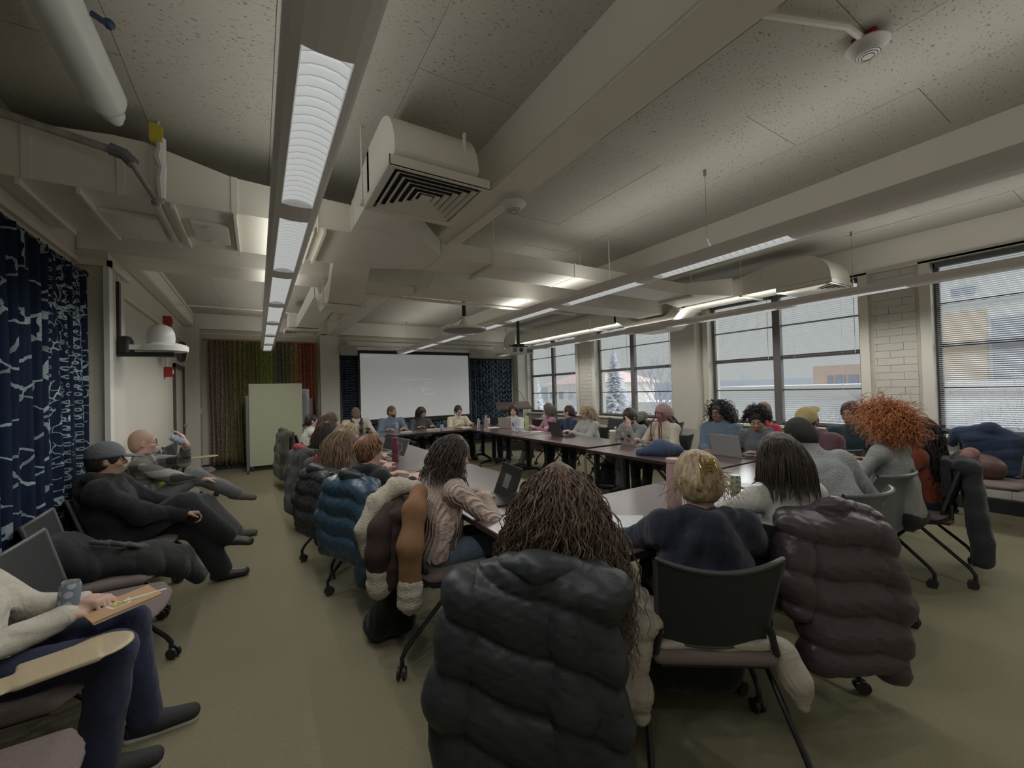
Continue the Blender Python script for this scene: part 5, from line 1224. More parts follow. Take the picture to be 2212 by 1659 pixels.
# ---- near side, backs to the camera
i8=P('person with long curly brown hair seen from behind, black puffer on the chair',(1.03,1.33,1.185),-42,'chair under the curly-haired person, draped with the black puffer',res='near',sk='fair',top=cloth('top_light_grey',(.32,.31,.29)),pants=jeans,hair=hs_long('curlbrown',n=1100,length=.56,curl=(.012,1.5),rad=.0026,seg=30,vol=1.25,jit=.10,blen=.46,bw=2.9,grav=.24,lift=.16),hp=8,lean=3,seed=18,eyes=False,bulk=1.05,cpos=(.95,1.31,-42))
i9=P('person in navy hoodie with blonde hair in a gold claw clip',(1.72,1.20,1.165),-36,'black mesh-backed chair nearest the camera',res='near',sk='fair',top=cloth('hoodie_navy',(.022,.026,.042)),pants=cloth('trousers_charcoal',(.03,.03,.034)),hood=True,hair=hs_updo('blonde'),hp=20,lean=5,seed=19,bulk=1.2,eyes=False,fold=.014,lh=(-.08,.36,.78),rh=(.14,.38,.78),lhint=(-1,-.35,-.35),rhint=(1,-.2,-.5),cpos=(1.59,1.115,-36))
i10=P('person with a dark brown bob and white shirt seen from behind',(2.36,1.16,1.216),-22,'chair draped with the plum puffer coat',res='near',sk='fair',top=whitec,pants=blk,hair=hs_long('dark',n=1050,length=.20,rad=.0034,blen=.0,grav=.55,jit=.018,vol=1.15,seg=9),cpos=(2.28,1.22,-20),hp=12,lean=5,seed=20,eyes=False,fold=.013,lh=(-.24,.42,.78),rh=(.2,.36,.78),lhint=(-1,.0,-.6))
i11=P('man in a grey patterned quarter-zip sweater with head bowed',(3.13,1.42,1.235),-24,'grey plastic-backed chair under the man in the patterned sweater',ckind='shell',res='near',sk='dark',male=True,top=dotted('knit_grey_dotted',(.24,.25,.25),(.13,.135,.135),110),pants=blk,hair=hs_buzz(mat('buzz_black',(.012,.011,.011),.8)),hp=34,lean=30,seed=21,eyes=False,bulk=1.12,turtle=True,cpos=(3.12,1.20,-8))
i12=P('person with a big halo of curly red hair and grey top',(4.08,1.235,1.27),-4,'grey plastic-backed chair under the red-haired person',ckind='shell',res='near',sk='fair',top=cloth('top_sage_grey',(.24,.25,.24)),pants=blk,hair=hs_long('red',n=1350,length=.19,curl=(.009,1.8),rad=.0028,seg=13,jit=.30,grav=.20,lift=.85,blen=.10,vol=1.35,cover=-.6),cpos=(3.86,1.28,-6),hp=10,lean=6,seed=22,eyes=False)
# ---- right side, facing left
P('person with long black curls and a rust top beside the red-haired person',(4.62,1.20,1.20),14,'chair draped with the long navy wool coat',res='near',sk='tan',top=cloth('top_rust_orange',(.30,.085,.05)),pants=cloth('jeans_dark',(.035,.045,.07)),hair=hs_long('black',n=460,length=.40,curl=(.011,1.3),rad=.0042,seg=24,vol=1.1),hp=4,lean=8,seed=23,eyes=False,cpos=(4.52,1.14,12))
P('bearded man in backwards mustard cap and maroon hoodie, head bowed',(4.38,1.88,1.225),78,'chair under the man in the mustard cap',res='near',sk='tan',male=True,top=cloth('hoodie_maroon',(.11,.055,.065)),hood=True,bulk=1.2,hair=hs_short('black',tuft=False),extras=[cap_hat(cloth('cap_mustard',(.36,.29,.12)),back=True)],beard=HR['black'],hp=34,lean=16,hyaw=15,seed=24,lh=(-.1,.34,.80),rh=(.1,.34,.80))
P('man with glasses and brown hair sitting behind the mustard cap',(5.15,1.78,1.28),80,'chair by the window behind the mustard cap',res='mid',sk='tan',male=True,top=cloth('shirt_dark_teal',(.03,.05,.06)),hair=hs_short('dark',tuft=False,thick=.014,disp=.005),extras=[glasses()],hp=4,seed=25)
P('person in a red top with reddish hair turned to the window',(5.35,2.74,1.262),60,'chair under the person in the red top',res='mid',sk='pink',top=cloth('top_red',(.42,.045,.075)),hair=hs_bun('auburn',pos=(0,-.11,.02),r=.03),hp=0,hyaw=40,seed=26)
P('young man with dark curly hair and grey hoodie looking down at a silver laptop',(4.58,2.42,1.21),88,'chair under the young man in the grey hoodie',res='near',sk='tan',male=True,top=cloth('hoodie_grey',(.10,.11,.125)),hood=True,hair=hs_long('black',n=300,length=.07,curl=(.010,1.6),rad=.005,seg=12,blen=0,jit=.2,lift=.8,vol=1.0,grav=.15,cover=-.1),hp=24,hyaw=24,lean=12,seed=27,sc=.95)
P('person with long black curls and dark glasses in a denim-blue shirt',(4.75,2.95,1.275),86,'chair under the person in the denim-blue shirt',res='near',sk='brown',male=True,top=cloth('shirt_denim',(.10,.14,.19)),pants=jeansl,hair=hs_long('black',n=380,length=.20,curl=(.012,1.2),rad=.0048,seg=18,blen=.12,vol=1.2,jit=.16,lift=.6,grav=.25),extras=[glasses(mat('dark_lens',(.01,.01,.012),.15))],hp=4,hyaw=-2,lean=2,seed=28,bulk=1.1,lh=(-.12,.30,.72),rh=(-.05,.34,.74))
def scarf_braids(info):
    H=info['H']; Hm=info['Hm']; s=SDF(.008); m=dotted('headscarf_print',(.26,.23,.23),(.42,.14,.16),22)
    s.ell(H(0,-.014,.03),(.092,.112,.108),M=Hm,k=.02); s.cap(H(0,-.07,.0),H(0,-.15,-.17),.075,.035,k=.03,side=Hm[:,0],w=1.3); s.ell(H(0,.11,-.055),(.068,.085,.10),M=Hm,k=.008,op='s'); s.ell(H(0,.03,-.13),(.1,.13,.07),M=Hm,k=.01,op='s'); s.disp=folds(.006,60,3)
    sobj(s,'headscarf',m,info['t'])
    r=np.array([H(x,.055+.01*(i%2),.03-.02*(i%3)) for i,x in enumerate(np.linspace(-.075,-.05,5))]+[H(x,.055+.01*(i%2),.03-.02*(i%3)) for i,x in enumerate(np.linspace(.05,.075,5))])
    strands('braids',mat('braid_red',(.16,.03,.028),.6,noise=.4,nscale=90),info['t'],r,np.tile(Hm@np.array([0,.25,-1]),(10,1)),16,.028,.4,info['obst'],rad=.008,jit=.05,seed=3,sides=5,curl=(.002,2.5))
    r2=np.array([H(x,-.06,-.05) for x in np.linspace(-.06,.06,14)])
    strands('braids',HR['black'],info['t'],r2,np.tile(Hm@np.array([0,-.3,-1]),(14,1)),16,.026,.4,info['obst'],rad=.009,jit=.06,seed=4,sides=5)
P('person with a pink and grey headscarf and red braids in a cream sweatshirt',(4.60,3.66,1.25),84,'chair under the person in the headscarf',res='near',sk='brown',top=cloth('sweat_cream2',(.46,.42,.34)),hp=6,lean=4,hyaw=-8,seed=29,bulk=1.15,extras=[scarf_braids])
P('bearded man looking down in a grey cardigan',(4.72,4.38,1.145),88,'chair under the bearded man in the grey cardigan',res='near',sk='fair',male=True,top=cloth('cardigan_grey',(.21,.22,.215)),pants=gtr,hair=hs_short('dark',tuft=False,thick=.018,disp=.006),beard=HR['dark'],hp=34,lean=14,hyaw=12,seed=30,lh=(-.08,.26,.90),rh=(.14,.36,.79),lhf=(0,.0,1),turtle=False)
P('person with wavy dark-blonde hair and grey sweatshirt typing on a black laptop',(4.66,5.25,1.205),86,'chair under the typing blonde person',res='near',sk='pink',top=cloth('sweat_grey',(.34,.34,.32)),pants=blk,hair=hs_long('blonde',n=520,length=.27,seg=14,curl=(.007,.7),rad=.0038,vol=1.05),extras=[glasses()],hp=8,lean=8,hyaw=0,seed=31,bulk=1.1,lh=(-.09,.42,.79),rh=(.09,.42,.79))
P('person in a navy top with dark hair in a low twist, face turned away',(4.92,6.0,1.185),78,'chair under the person in the navy top',res='mid',sk='fair',top=cloth('top_navy',(.025,.04,.075)),pants=blk,hair=hs_bun('dark',pos=(0,-.11,-.05),r=.035),hyaw=-50,hp=2,lean=4,seed=32)
P('person with a light-brown bob and pink sweater turned toward the screen',(4.83,6.52,1.22),70,'chair under the person in the pink sweater',res='mid',sk='fair',top=cloth('sweater_pink',(.40,.20,.27)),pants=gtr,hair=hs_long('grey',n=420,length=.19,seg=10,rad=.004,blen=.12,grav=.5,jit=.05),hyaw=-35,hp=2,lean=6,seed=33,lfoot=(-.12,.52,0),rfoot=(.1,.6,0),shoe=mat('boot_grey',(.05,.048,.045),.7))
P('woman with red lipstick and white top behind a silver laptop',(4.72,7.62,1.165),118,'task chair under the woman with red lipstick',res='near',sk='pink',top=cloth('top_white_linen',(.52,.50,.46)),pants=blk,hair=hs_long('dark',n=260,length=.15,rad=.005,blen=.05,grav=.5,jit=.03,lift=.12),lips=mat('lipstick_red',(.35,.02,.03),.4),hyaw=22,hp=0,lean=6,seed=34,bulk=1.08)
# ---- far side, facing the camera
def scarf(info):
    nb=info['nb']; s=SDF(.009); sh=info['shc']; m=plaid('scarf_plaid_dark',(.02,.022,.022),(.06,.06,.062),(.035,.03,.035),14)
    for q in(-1,1): s.chain([nb+[q*.02,-.09,.0],nb+[q*.09,-.02,.0],nb+[q*.085,.09,-.06],nb+[q*.075,.125,-.2],nb+[q*.08,.15,-.34]],[.034,.04,.036,.034,.034],k=.02)
    s.disp=folds(.006,50,2); sobj(s,'scarf',m,info['t'])
P('bald man in a dark plaid scarf and cream top',(1.64,8.62,1.237),176,'chair under the man in the plaid scarf',res='near',sk='brown',male=True,top=cloth('top_cream3',(.46,.43,.36)),hair=hs_buzz(mat('buzz_brown',(.14,.085,.06),.7)),hp=14,tilt=8,lean=4,hyaw=-10,seed=35,bulk=1.1,lh=(-.2,.3,.82),rh=(.1,.34,.84),extras=[scarf])
P('man with shaved head and short beard in a blue overshirt, looking right',(2.39,8.66,1.237),178,'chair under the man in the blue overshirt',res='near',sk='tan',male=True,top=cloth('overshirt_blue',(.13,.17,.215)),hair=hs_buzz(mat('buzz_brown2',(.10,.06,.045),.7)),beard=mat('beard_short',(.07,.045,.035),.9),hyaw=42,hp=4,lean=4,seed=36,bulk=1.02)
P('person with dark hair and round glasses in a charcoal turtleneck, looking right',(3.03,8.66,1.183),180,'chair under the person in the charcoal turtleneck',res='near',sk='tan',top=cloth('knit_charcoal',(.06,.064,.066)),turtle=True,hair=hs_long('black',n=220,length=.16,rad=.0055,blen=.05,grav=.5,jit=.03,lift=.12),extras=[glasses(M_chrome)],hyaw=42,hp=6,lean=8,seed=37,bulk=1.02)
P('person with short dark hair and glasses in a cream sweater under the screen',(3.88,8.62,1.176),184,'chair under the person in the cream sweater',res='near',sk='pink',male=True,top=cloth('sweater_cream4',(.50,.46,.34)),hair=hs_short('black',tuft=False,thick=.012,disp=.004),extras=[glasses()],turtle=True,hyaw=-4,hp=16,lean=6,seed=38,bulk=1.0)
print('people',time.time()-t0)
for p_ in PEOPLE: print('%.2f %.2f %.2f  L%.2f %s'%(p_[1][0],p_[1][1],p_[1][2],p_[2],p_[0][:60]))
# ================================================================ props
M_pblack=mat('puffer_black',(.024,.028,.030),.5,noise=.15,nscale=9,bump=.15,bscale=50,spec=.35)
M_pblue=mat('puffer_blue',(.030,.065,.10),.4,noise=.15,nscale=9,bump=.15,bscale=50,spec=.4)
M_pplum=mat('puffer_plum',(.065,.048,.055),.4,noise=.15,nscale=9,bump=.15,bscale=50,spec=.4)
M_pcream=wrinkle(mat('puffer_cream',(.40,.36,.30),.5,noise=.1,nscale=9,bump=.15,bscale=50))
for q_ in (M_pblack,M_pblue,M_pplum): wrinkle(q_,.06,10)
M_shear=mat('suede_brown',(.20,.105,.05),.9,noise=.25,nscale=12,bump=.2,bscale=200)
M_sheard=mat('suede_dark_brown',(.035,.018,.016),.9,noise=.25,nscale=12)
M_fleece=mat('shearling_fleece',(.46,.42,.34),1,noise=.2,nscale=60,bump=1,bscale=120)
M_olive=cloth('coat_olive',(.055,.057,.042)); M_navyc=cloth('coat_navy_wool',(.035,.037,.043)); M_greyc=cloth('coat_dark_grey',(.05,.053,.056)); M_blackc=cloth('coat_black',(.016,.018,.018))
draped_coat('long black puffer jacket hung over the chair behind the curly-haired person','jacket',.95,1.31,-42,M_pblack,bottom=.12,top=.935,w=.245,thick=.058,q=.17,slant=.30,sleeves=((-1,.16),(.35,.20)),vox=.0115,flare=.05,sr=.082,hood=False,name='puffer_jacket',puff=.019,fold=.003)
draped_coat('dark teal-blue puffer jacket on the chair of the auburn-haired person','jacket',.80,3.26,-66,M_pblue,bottom=.40,top=.93,w=.195,thick=.06,q=.13,slant=.05,fold=.003,sleeves=((1,.26),(-1,.40)),vox=.013,sr=.075,lining=M_pblack,name='puffer_jacket')
draped_coat('black puffer jacket on the chair of the person with very long wavy hair','jacket',.68,4.05,-72,M_pblack,bottom=.36,top=.88,w=.18,thick=.055,q=.13,fold=.004,sleeves=((1,.30),(-1,.4)),vox=.012,sr=.07,name='puffer_jacket')
draped_coat('plum puffer coat sliding off the chair behind the white shirt','jacket',2.41,1.12,-28,M_pplum,bottom=.24,top=.91,w=.19,thick=.065,q=.15,slant=.2,sleeves=((1,.18),(-1,.5)),vox=.012,flare=.07,sr=.08,name='puffer_jacket',sx_=.05,fold=.002,puff=.019)
sc_t=draped_coat('brown suede coat with cream shearling cuffs hung on the chair of the tan-sweater person','coat',.95,2.44,-98,M_sheard,bottom=.48,top=.90,w=.21,thick=.04,sleeves=(),vox=.009,collar=False,name='shearling_coat',front=.66)
for pts,rs,mm in (([(.08,-.14,.91),(.22,-.19,.85),(.285,-.23,.68),(.285,-.235,.47)],[.05,.058,.062,.060],M_shear),([(.10,-.30,.84),(.17,-.37,.76),(.19,-.385,.64),(.17,-.38,.53)],[.05,.058,.060,.058],M_sheard)):
    a=SDF(.010); a.chain(pts,rs,k=.05); a.disp=folds(.004,18,4); sl=sobj(a,'sleeve',mm,sc_t); e=Vector(pts[-1])
    c=SDF(.010); c.cap(e+Vector((0,0,.01)),e-Vector((0,0,.075)),.066,.070,k=.02); c.disp=folds(.006,90,5); sobj(c,'fleece_cuff',M_fleece,sl)
c=SDF(.010); c.chain([(.04,-.43,.60),(.06,-.44,.74),(.03,-.37,.87),(.0,-.26,.945),(.05,-.15,.94)],[.04,.05,.052,.05,.04],k=.04); c.disp=folds(.007,90,6); sobj(c,'fleece_collar',M_fleece,sc_t)
draped_coat('olive parka hanging wide over the chair at the far end of the left row','coat',.62,7.85,-84,M_olive,bottom=.22,top=.95,w=.25,thick=.06,sleeves=((1,.35),(-1,.4)),vox=.013,flare=.16,name='parka')
draped_coat('dark grey wool coat with crimson lining on the fourth chair of the left row','coat',.66,5.30,-76,M_greyc,bottom=.22,top=.93,w=.20,thick=.06,sleeves=((1,.35),(-1,.4)),vox=.013,flare=.05,lining=mat('crimson_lining',(.30,.03,.05),.8),name='wool_coat')
draped_coat('long navy wool coat over the chair of the person with black curls','coat',4.52,1.14,12,M_navyc,bottom=.20,top=.93,w=.22,thick=.055,sleeves=((.9,.35),),vox=.010,flare=.17,lining=cloth('pink_lining',(.28,.13,.12)),name='wool_coat',sx_=.08)
cb=thing('crimson_bag','crimson bag hanging on the chair under the very long wavy hair','bag',(.56,4.62,.80),R(-70)); s=SDF(.011); s.box((0,0,0),(.11,.05,.10),rad=.04,k=.02); s.disp=folds(.006,18,3); sobj(s,'bag_body',mat('crimson_cloth',(.36,.03,.06),.7),cb); MB().tube([(-.08,0,.09),(0,0,.17),(.08,0,.09)],.008,6).obj('strap',M_black,cb)
backpack('dark grey backpack leaning on the chair of the pale-collar person',.50,4.85,-70,M_greyc,z=.50,s=.85)
# cream puffer on the near chair seat, hanging on both sides
t=thing('puffer_jacket','cream puffer jacket bunched on the seat of the nearest black chair','jacket',(1.59,1.115,0),R(-36))
s=SDF(.010); s.chain([(-.20,-.05,.50),(-.30,-.10,.56),(-.36,-.14,.48),(-.34,-.18,.34),(-.30,-.20,.26)],[.08,.10,.10,.085,.05],k=.04); s.chain([(-.30,-.02,.52),(-.38,-.04,.44),(-.33,-.1,.36)],[.08,.09,.06],k=.03); s.disp=quilt(.014,.13,extra=folds(.014,15,3)); sobj(s,'jacket_body',M_pcream,t)
s=SDF(.010); s.chain([(.2,-.08,.46),(.27,-.12,.43),(.30,-.16,.36),(.31,-.18,.28)],[.04,.055,.05,.025],k=.04); s.disp=folds(.012,16,8); sobj(s,'sleeve',M_pcream,t)
s=SDF(.010); s.box((0,-.03,.485),(.22,.15,.02),rad=.018,k=.02); s.disp=folds(.008,20,2); sobj(s,'hem',M_pcream,t)
lump('backpack','black backpack on the floor under the nearest black chair','backpack',(1.74,1.36,.13),[((-.18,0,0),(.2,-.02,0),.12,.11),((-.1,.05,.05),(.15,.05,.05),.10,.09)],M_blackc,rz=-36)
lump('plush_bag','furry black bag with small white details on the floor under the shearling coat','bag',(.66,2.62,.12),[((-.04,0,-.02),(.08,.0,-.02),.10,.10),((0,0,.05),(.02,0,.14),.09,.06)],M_blackc,fold=.014,freq=45)
lump('folded_scarf','dark blue patterned scarf fallen beside the tan-sweater person\'s chair','scarf',(1.05,1.85,.30),[((-.05,.1,.05),(.08,-.1,-.12),.05,.04,(1,0,0),2)],cloth('scarf_blue',(.04,.06,.11)),rz=20)
# chairs along the left wall and by the windows
chair(-.76,1.66,-90,'empty mauve-seated chair nearest the camera on the left')
chair(-.72,2.86,-92,'empty mauve-seated chair between the cream sweatshirt and the black coat')
chair(-.84,3.44,-88,'mauve-seated chair holding the pile of black coats')
chair(-.86,4.66,-90,'black-backed chair between the cap man and the bald man')
chair(-.88,5.92,-90,'chair with the black bag beyond the bald man')
chair(-.86,6.75,-90,'empty mauve-seated chair sixth from the camera on the left wall')
chair(-.86,7.55,-96,'chair with a maple writing tablet near the far left door',tablet=(.10,.05,0,0,.2))
chair(6.30,1.05,95,'chair by the nearest window piled with a navy coat and brown bag')
chair(6.35,.42,88,'chair at the right edge of the picture')
chair(6.20,2.15,92,'empty chair behind the mustard cap')
chair(6.30,3.9,90,'empty black chair behind the person in the headscarf')
chair(6.25,5.6,86,'black chair with bags under the second window')
chair(6.25,6.35,86,'black chair beside the bags under the second window')
chair(5.1,9.3,150,'chair with a dark seat near the lectern')
chair(6.2,4.9,86,'black chair at the column with a dark bag')
add_tablets()
t=thing('coat_pile','pile of black coats and gloves on a chair left of the cap man','coat',(-.80,3.44,.50),0)
s=SDF(.012); s.chain([(-.22,.05,.12),(-.02,.02,.02),(.20,.02,.0),(.34,.06,-.06),(.44,.10,-.20)],[.10,.085,.085,.075,.05],k=.05,side=(0,1,0),w=2.1); s.disp=folds(.016,14,3); sobj(s,'coat_body',M_blackc,t)
s=SDF(.010); 
for k in range(7): s.cap((-.05+.03*k,-.02+.02*(k%3),.165-.01*k),(.03+.035*k,-.06+.03*(k%2),.15-.012*k),.014,.011,k=.01)
s.disp=folds(.003,60,3); sobj(s,'gloves',cloth('glove_grey',(.07,.07,.065)),t)
lump('folded_coat','grey-green folded garment on the chair between the cap man and bald man','coat',(-.72,4.72,.52),[((-.12,0,.05),(.14,.02,.0),.09,.07,(0,1,0),1.7)],cloth('garment_greygreen',(.09,.10,.095)))
lump('red_folder','rust red cloth bag beside the cap man\'s knee','bag',(-.58,4.50,.60),[((-.08,0,.02),(.10,.0,.0),.035,.03,(0,1,0),2.4)],cloth('rust_red',(.30,.07,.045)),fold=.004)
lump('yellow_cloth','bright yellow cloth in the lap of the bald man','cloth',(-.80,5.22,.66),[((-.06,-.04,.03),(.07,-.08,.0),.035,.03,(0,1,0),2)],mat('yellow_cloth',(.46,.44,.03),.8),fold=.008,freq=35)
backpack('black backpack with white zip pull on a chair beyond the bald man',-.95,6.05,-90,M_blackc,z=.48,s=1.0)
t=thing('coat_pile','navy coat and brown leather bag heaped on the chair by the nearest window','coat',(6.30,1.05,.48),R(95))
s=SDF(.013); s.chain([(-.28,-.24,.10),(-.2,-.25,.36),(0,-.22,.48),(.22,-.24,.42),(.28,-.26,.3)],[.05,.06,.065,.06,.05],k=.04); s.box((0,-.2,.2),(.2,.06,.22),rad=.05,k=.04); s.disp=folds(.016,16,5); sobj(s,'coat_body',cloth('coat_navy_blue',(.03,.045,.085)),t)
s=SDF(.012); s.ell((.04,.0,.10),(.17,.12,.14),k=.03); s.disp=folds(.014,20,6); sobj(s,'leather_bag',mat('brown_leather',(.10,.05,.04),.5,noise=.3),t)
backpack('grey backpack with green bottle pocket behind the denim-shirted person',5.25,3.30,80,M_greyc,z=.45,s=1.05,tilt=.3)
backpack('black duffel bag heaped on the chair under the second window',5.75,5.2,80,M_blackc,z=.46,s=1.15,tilt=.4)
lump('camo_jacket','crumpled camouflage jacket on the bags under the second window','jacket',(5.7,5.0,.95),[((-.15,0,0),(.15,.05,.03),.09,.08)],dotted('camo_cloth',(.10,.10,.07),(.22,.21,.16),26))
backpack('black backpack on the floor under the right table row',3.75,4.25,20,M_blackc,z=.0,s=.8)
backpack('dark backpack on the floor below the headscarf person\'s table',4.45,4.55,60,M_blackc,z=.0,s=.95)
# crumpled jacket on the table
lump('denim_jacket','crumpled navy jacket lying on the table before the headscarf person','jacket',(3.80,3.05,.80),[((-.22,.05,-.03),(.0,.0,.0),.045,.09,(0,1,0),1.6),((.0,0,.0),(.18,-.03,-.01),.095,.06,(0,1,0),1.5)],cloth('denim_navy',(.035,.055,.10)),rz=-25,vox=.009,fold=.016,freq=18)
def laptop(label,x,y,deg,ang=110,col=None,screen=None,z=.741,lid_label=None,stick=None,w=.31,d=.215,logo=None):
    """deg: direction the user faces; the hinge is on the far side from the user"""
    t=thing('laptop',label,'laptop',(x,y,z),R(deg)); col=col or M_alu
    MB().box((-w/2,-d/2,0),(w/2,d/2,.012)).obj('base',col,t,bevel=.003)
    MB().box((-w*.44,-.01,.012),(w*.44,d*.42,.0135)).obj('keyboard',M_black,t); MB().box((-w*.16,-d*.44,.012),(w*.16,-d*.1,.0128)).obj('trackpad',mat('trackpad_grey',(.25,.25,.25),.4),t)
    a=R(ang); ln=bpy.data.objects.new('lid',None)
    M=Matrix.Translation((0,d/2,.010))@Matrix.Rotation(-(a-PI/2),4,'X')
    l=MB().box((-w/2,-.003,0),(w/2,.004,d)).xf(M).obj('lid',col,t,bevel=.002)
    MB().box((-w/2+.006,-.0045,.008),(w/2-.006,-.003,d-.006)).xf(M).obj('screen',screen or M_black,l)
    if logo: MB().lathe((0,.004,d*.5),[(.014,0),(.014,.0012),(.001,.0012)],14,ax=(0,1,0)).box((-.002,.004,d*.5+.015),(.004,.005,d*.5+.021)).xf(M).obj('lid_logo',logo,l)
    for (sx,sz,sw,sh,sm) in (stick or ()): MB().box((sx-sw,.004,sz-sh),(sx+sw,.0052,sz+sh)).xf(M).obj('sticker',sm,l)
    return t
M_scr=mat('screen_document',(.10,.11,.125),.3)
lp=laptop('open black laptop with a dim document on screen before the tan-sweater person',1.33,2.53,-98,112,mat('laptop_black',(.03,.03,.032),.4),mat('screen_dark',(.012,.014,.016),.15),w=.34,d=.235)
Md=Matrix.Translation((0,.235/2,.010))@Matrix.Rotation(-(R(112)-PI/2),4,'X')
scr=[c for c in lp.children if c.name.startswith('lid')][0]
MB().box((-.055,-.0055,.07),(.045,-.0046,.165)).xf(Md).obj('document_window',M_scr,scr)
st=lambda n,c: mat(n,c,.5)
sw,sb,sr_,sg=st('sticker_white',(.6,.6,.6)),st('sticker_black',(.02,.02,.02)),st('sticker_red',(.4,.04,.05)),st('sticker_violet',(.25,.25,.5))
laptop('silver laptop open before the young man in the grey hoodie',4.30,2.52,88,104,mat('laptop_silver',(.30,.29,.285),.4,metal=.3),w=.33,d=.23)
laptop('open black laptop of the typing blonde person',4.20,5.27,86,108,mat('laptop_black',(.03,.03,.032),.4),w=.34,d=.235)
laptop('beige-grey laptop covered in stickers before the bearded man',4.18,3.76,80,112,mat('laptop_beige',(.33,.31,.28),.4),stick=[(-.09,.14,.03,.02,sb),(.02,.16,.025,.025,sw),(.08,.08,.03,.02,sb),(-.04,.07,.02,.025,sr_),(.10,.17,.02,.015,sg),(-.11,.05,.015,.02,sw)])
laptop('silver laptop before the woman with red lipstick',4.32,7.18,118,105,mat('laptop_silver2',(.36,.33,.30),.4,metal=.2),logo=st('logo_grey',(.2,.18,.17)))
wl=laptop('white laptop with a blue spiral sticker and pink edge standing open on the right table',4.08,6.38,82,96,mat('laptop_white',(.55,.55,.62),.4),w=.30,d=.21,stick=[(-.11,.16,.018,.022,sg),(-.11,.05,.018,.018,sg),(.135,.105,.010,.10,sr_)])
wm=Matrix.Translation((0,.105,.010))@Matrix.Rotation(-(R(96)-PI/2),4,'X'); wl_l=[c for c in wl.children if c.name.startswith('lid')][0]
MB().tube([(.02+.045*(1-k/26)*math.cos(k*.42),.0055,.115+.045*(1-k/26)*math.sin(k*.42)) for k in range(24)],.005,5).xf(wm).obj('spiral_sticker',mat('ink_navy',(.03,.04,.12),.5),wl_l)
laptop('open silver laptop before the person with very long wavy hair',1.32,4.95,-80,112,mat('laptop_silver3',(.40,.41,.42),.35,metal=.4))
laptop('grey laptop lid up before the pale-collar person',1.36,5.55,-80,105,mat('laptop_silver4',(.38,.37,.36),.4,metal=.3))
# closed laptop with logo near the camera
cl=thing('closed_laptop','closed silver laptop lying on the near table beside the curly-haired person','laptop',(1.70,1.66,.741),R(-36))
MB().box((-.152,-.107,0),(.152,.107,.008)).obj('base',M_alu,cl,bevel=.003); MB().box((-.152,-.107,.0085),(.152,.107,.016)).obj('lid',mat('laptop_silver5',(.50,.51,.53),.32,metal=.3),cl,bevel=.003)
lg=MB(); lg.lathe((-.008,0,.016),[(.012,0),(.012,.001),(.001,.001)],14).lathe((.006,0,.016),[(.012,0),(.012,.001),(.001,.001)],14); lg.obj('lid_logo',mat('logo_pale_gold',(.6,.55,.4),.25),cl); MB().box((.0,.014,.016),(.006,.022,.017)).obj('logo_leaf',mat('logo_pale_gold',(.6,.55,.4),.25),cl)
def phone(label,x,y,deg,m,z=.741): 
    t=thing('phone',label,'phone',(x,y,z),R(deg)); MB().box((-.037,-.075,0),(.037,.075,.012)).obj('case',m,t,bevel=.004); MB().box((-.033,-.07,.012),(.033,.07,.0127)).obj('glass',mat('phone_glass',(.015,.018,.018),.08),t); return t
phone('black phone on the table edge beside the closed silver laptop',1.56,1.42,-50,M_black)
phone('rose gold phone held up behind the curly hair',1.80,1.99,-20,mat('rose_gold',(.36,.18,.16),.3,metal=.4))
phone('brown phone beside the black laptop of the blonde person',4.10,4.99,70,mat('phone_tan',(.25,.13,.09),.4)); phone('dark phone in front of the cream-sweater person',3.52,7.86,80,M_black)
def can(label,loc,m,rot=(0,0,0),top=M_alu):
    t=thing('drink_can',label,'can',loc,rot=rot); MB().lathe((0,0,0),[(.024,0),(.031,.008),(.033,.015),(.033,.100),(.027,.115)],24).obj('can_body',m,t,smooth=40); MB().lathe((0,0,.115),[(.0275,0),(.0275,.003),(.024,.002),(.002,.002)],20).obj('can_top',top,t); MB().box((-.004,-.008,.117),(.012,.008,.1185)).obj('pull_tab',top,t); return t
can('green and grey drink can on the near right table',(2.86,1.67,.741),dotted('can_green_print',(.30,.34,.27),(.12,.17,.08),30))
_w=iL3['t'].matrix_basis@Vector(iL3['WR'][-1])
can('pale blue can drunk by the bald man',(_w.x-.02,_w.y-.035,_w.z+.02),dotted('can_blue_print',(.22,.29,.38),(.40,.45,.5),28),rot=(.3,-.9,0))
can('silvery blue can in the hand of the cream-sweatshirted person',(-.66,2.36,.665),dotted('can_blue_print2',(.16,.20,.26),(.36,.40,.44),28),rot=(0,.1,0))
can('blue can before the charcoal turtleneck person',(3.10,7.72,.741),dotted('can_blue_print3',(.20,.28,.40),(.40,.45,.5),28))
def bottle(label,x,y,m,h=.2,r=.032,capm=M_white,glass=False,z=.741,name='water_bottle',neck=.4):
    t=thing(name,label,'bottle',(x,y,z)); MB().lathe((0,0,0),[(r*.9,0),(r,.01),(r,h*.3),(r*.93,h*.34),(r,h*.38),(r,h*.72),(r*neck,h*.88),(r*neck,h*.93)],20).obj('bottle_body',m,t,smooth=50); MB().lathe((0,0,h*.93),[(r*neck*1.15,0),(r*neck*1.15,h*.07),(r*.1,h*.07)],16).obj('bottle_cap',capm,t,smooth=40); return t
M_clear=mat('clear_plastic',(.5,.52,.55),.12); M_clear.node_tree.nodes['Principled BSDF'].inputs['Transmission Weight'].default_value=.75
bottle('tall clear water bottle at the far right table corner',3.93,7.42,M_clear,.26,.036); bottle('short clear water bottle beside the tall one at the table corner',3.99,7.86,M_clear,.18,.032); bottle('clear water bottle before the man in the blue overshirt',2.27,7.95,M_clear,.19,.032); bottle('clear bottle beside the white tumbler on the right table',4.30,4.22,M_clear,.20,.033)
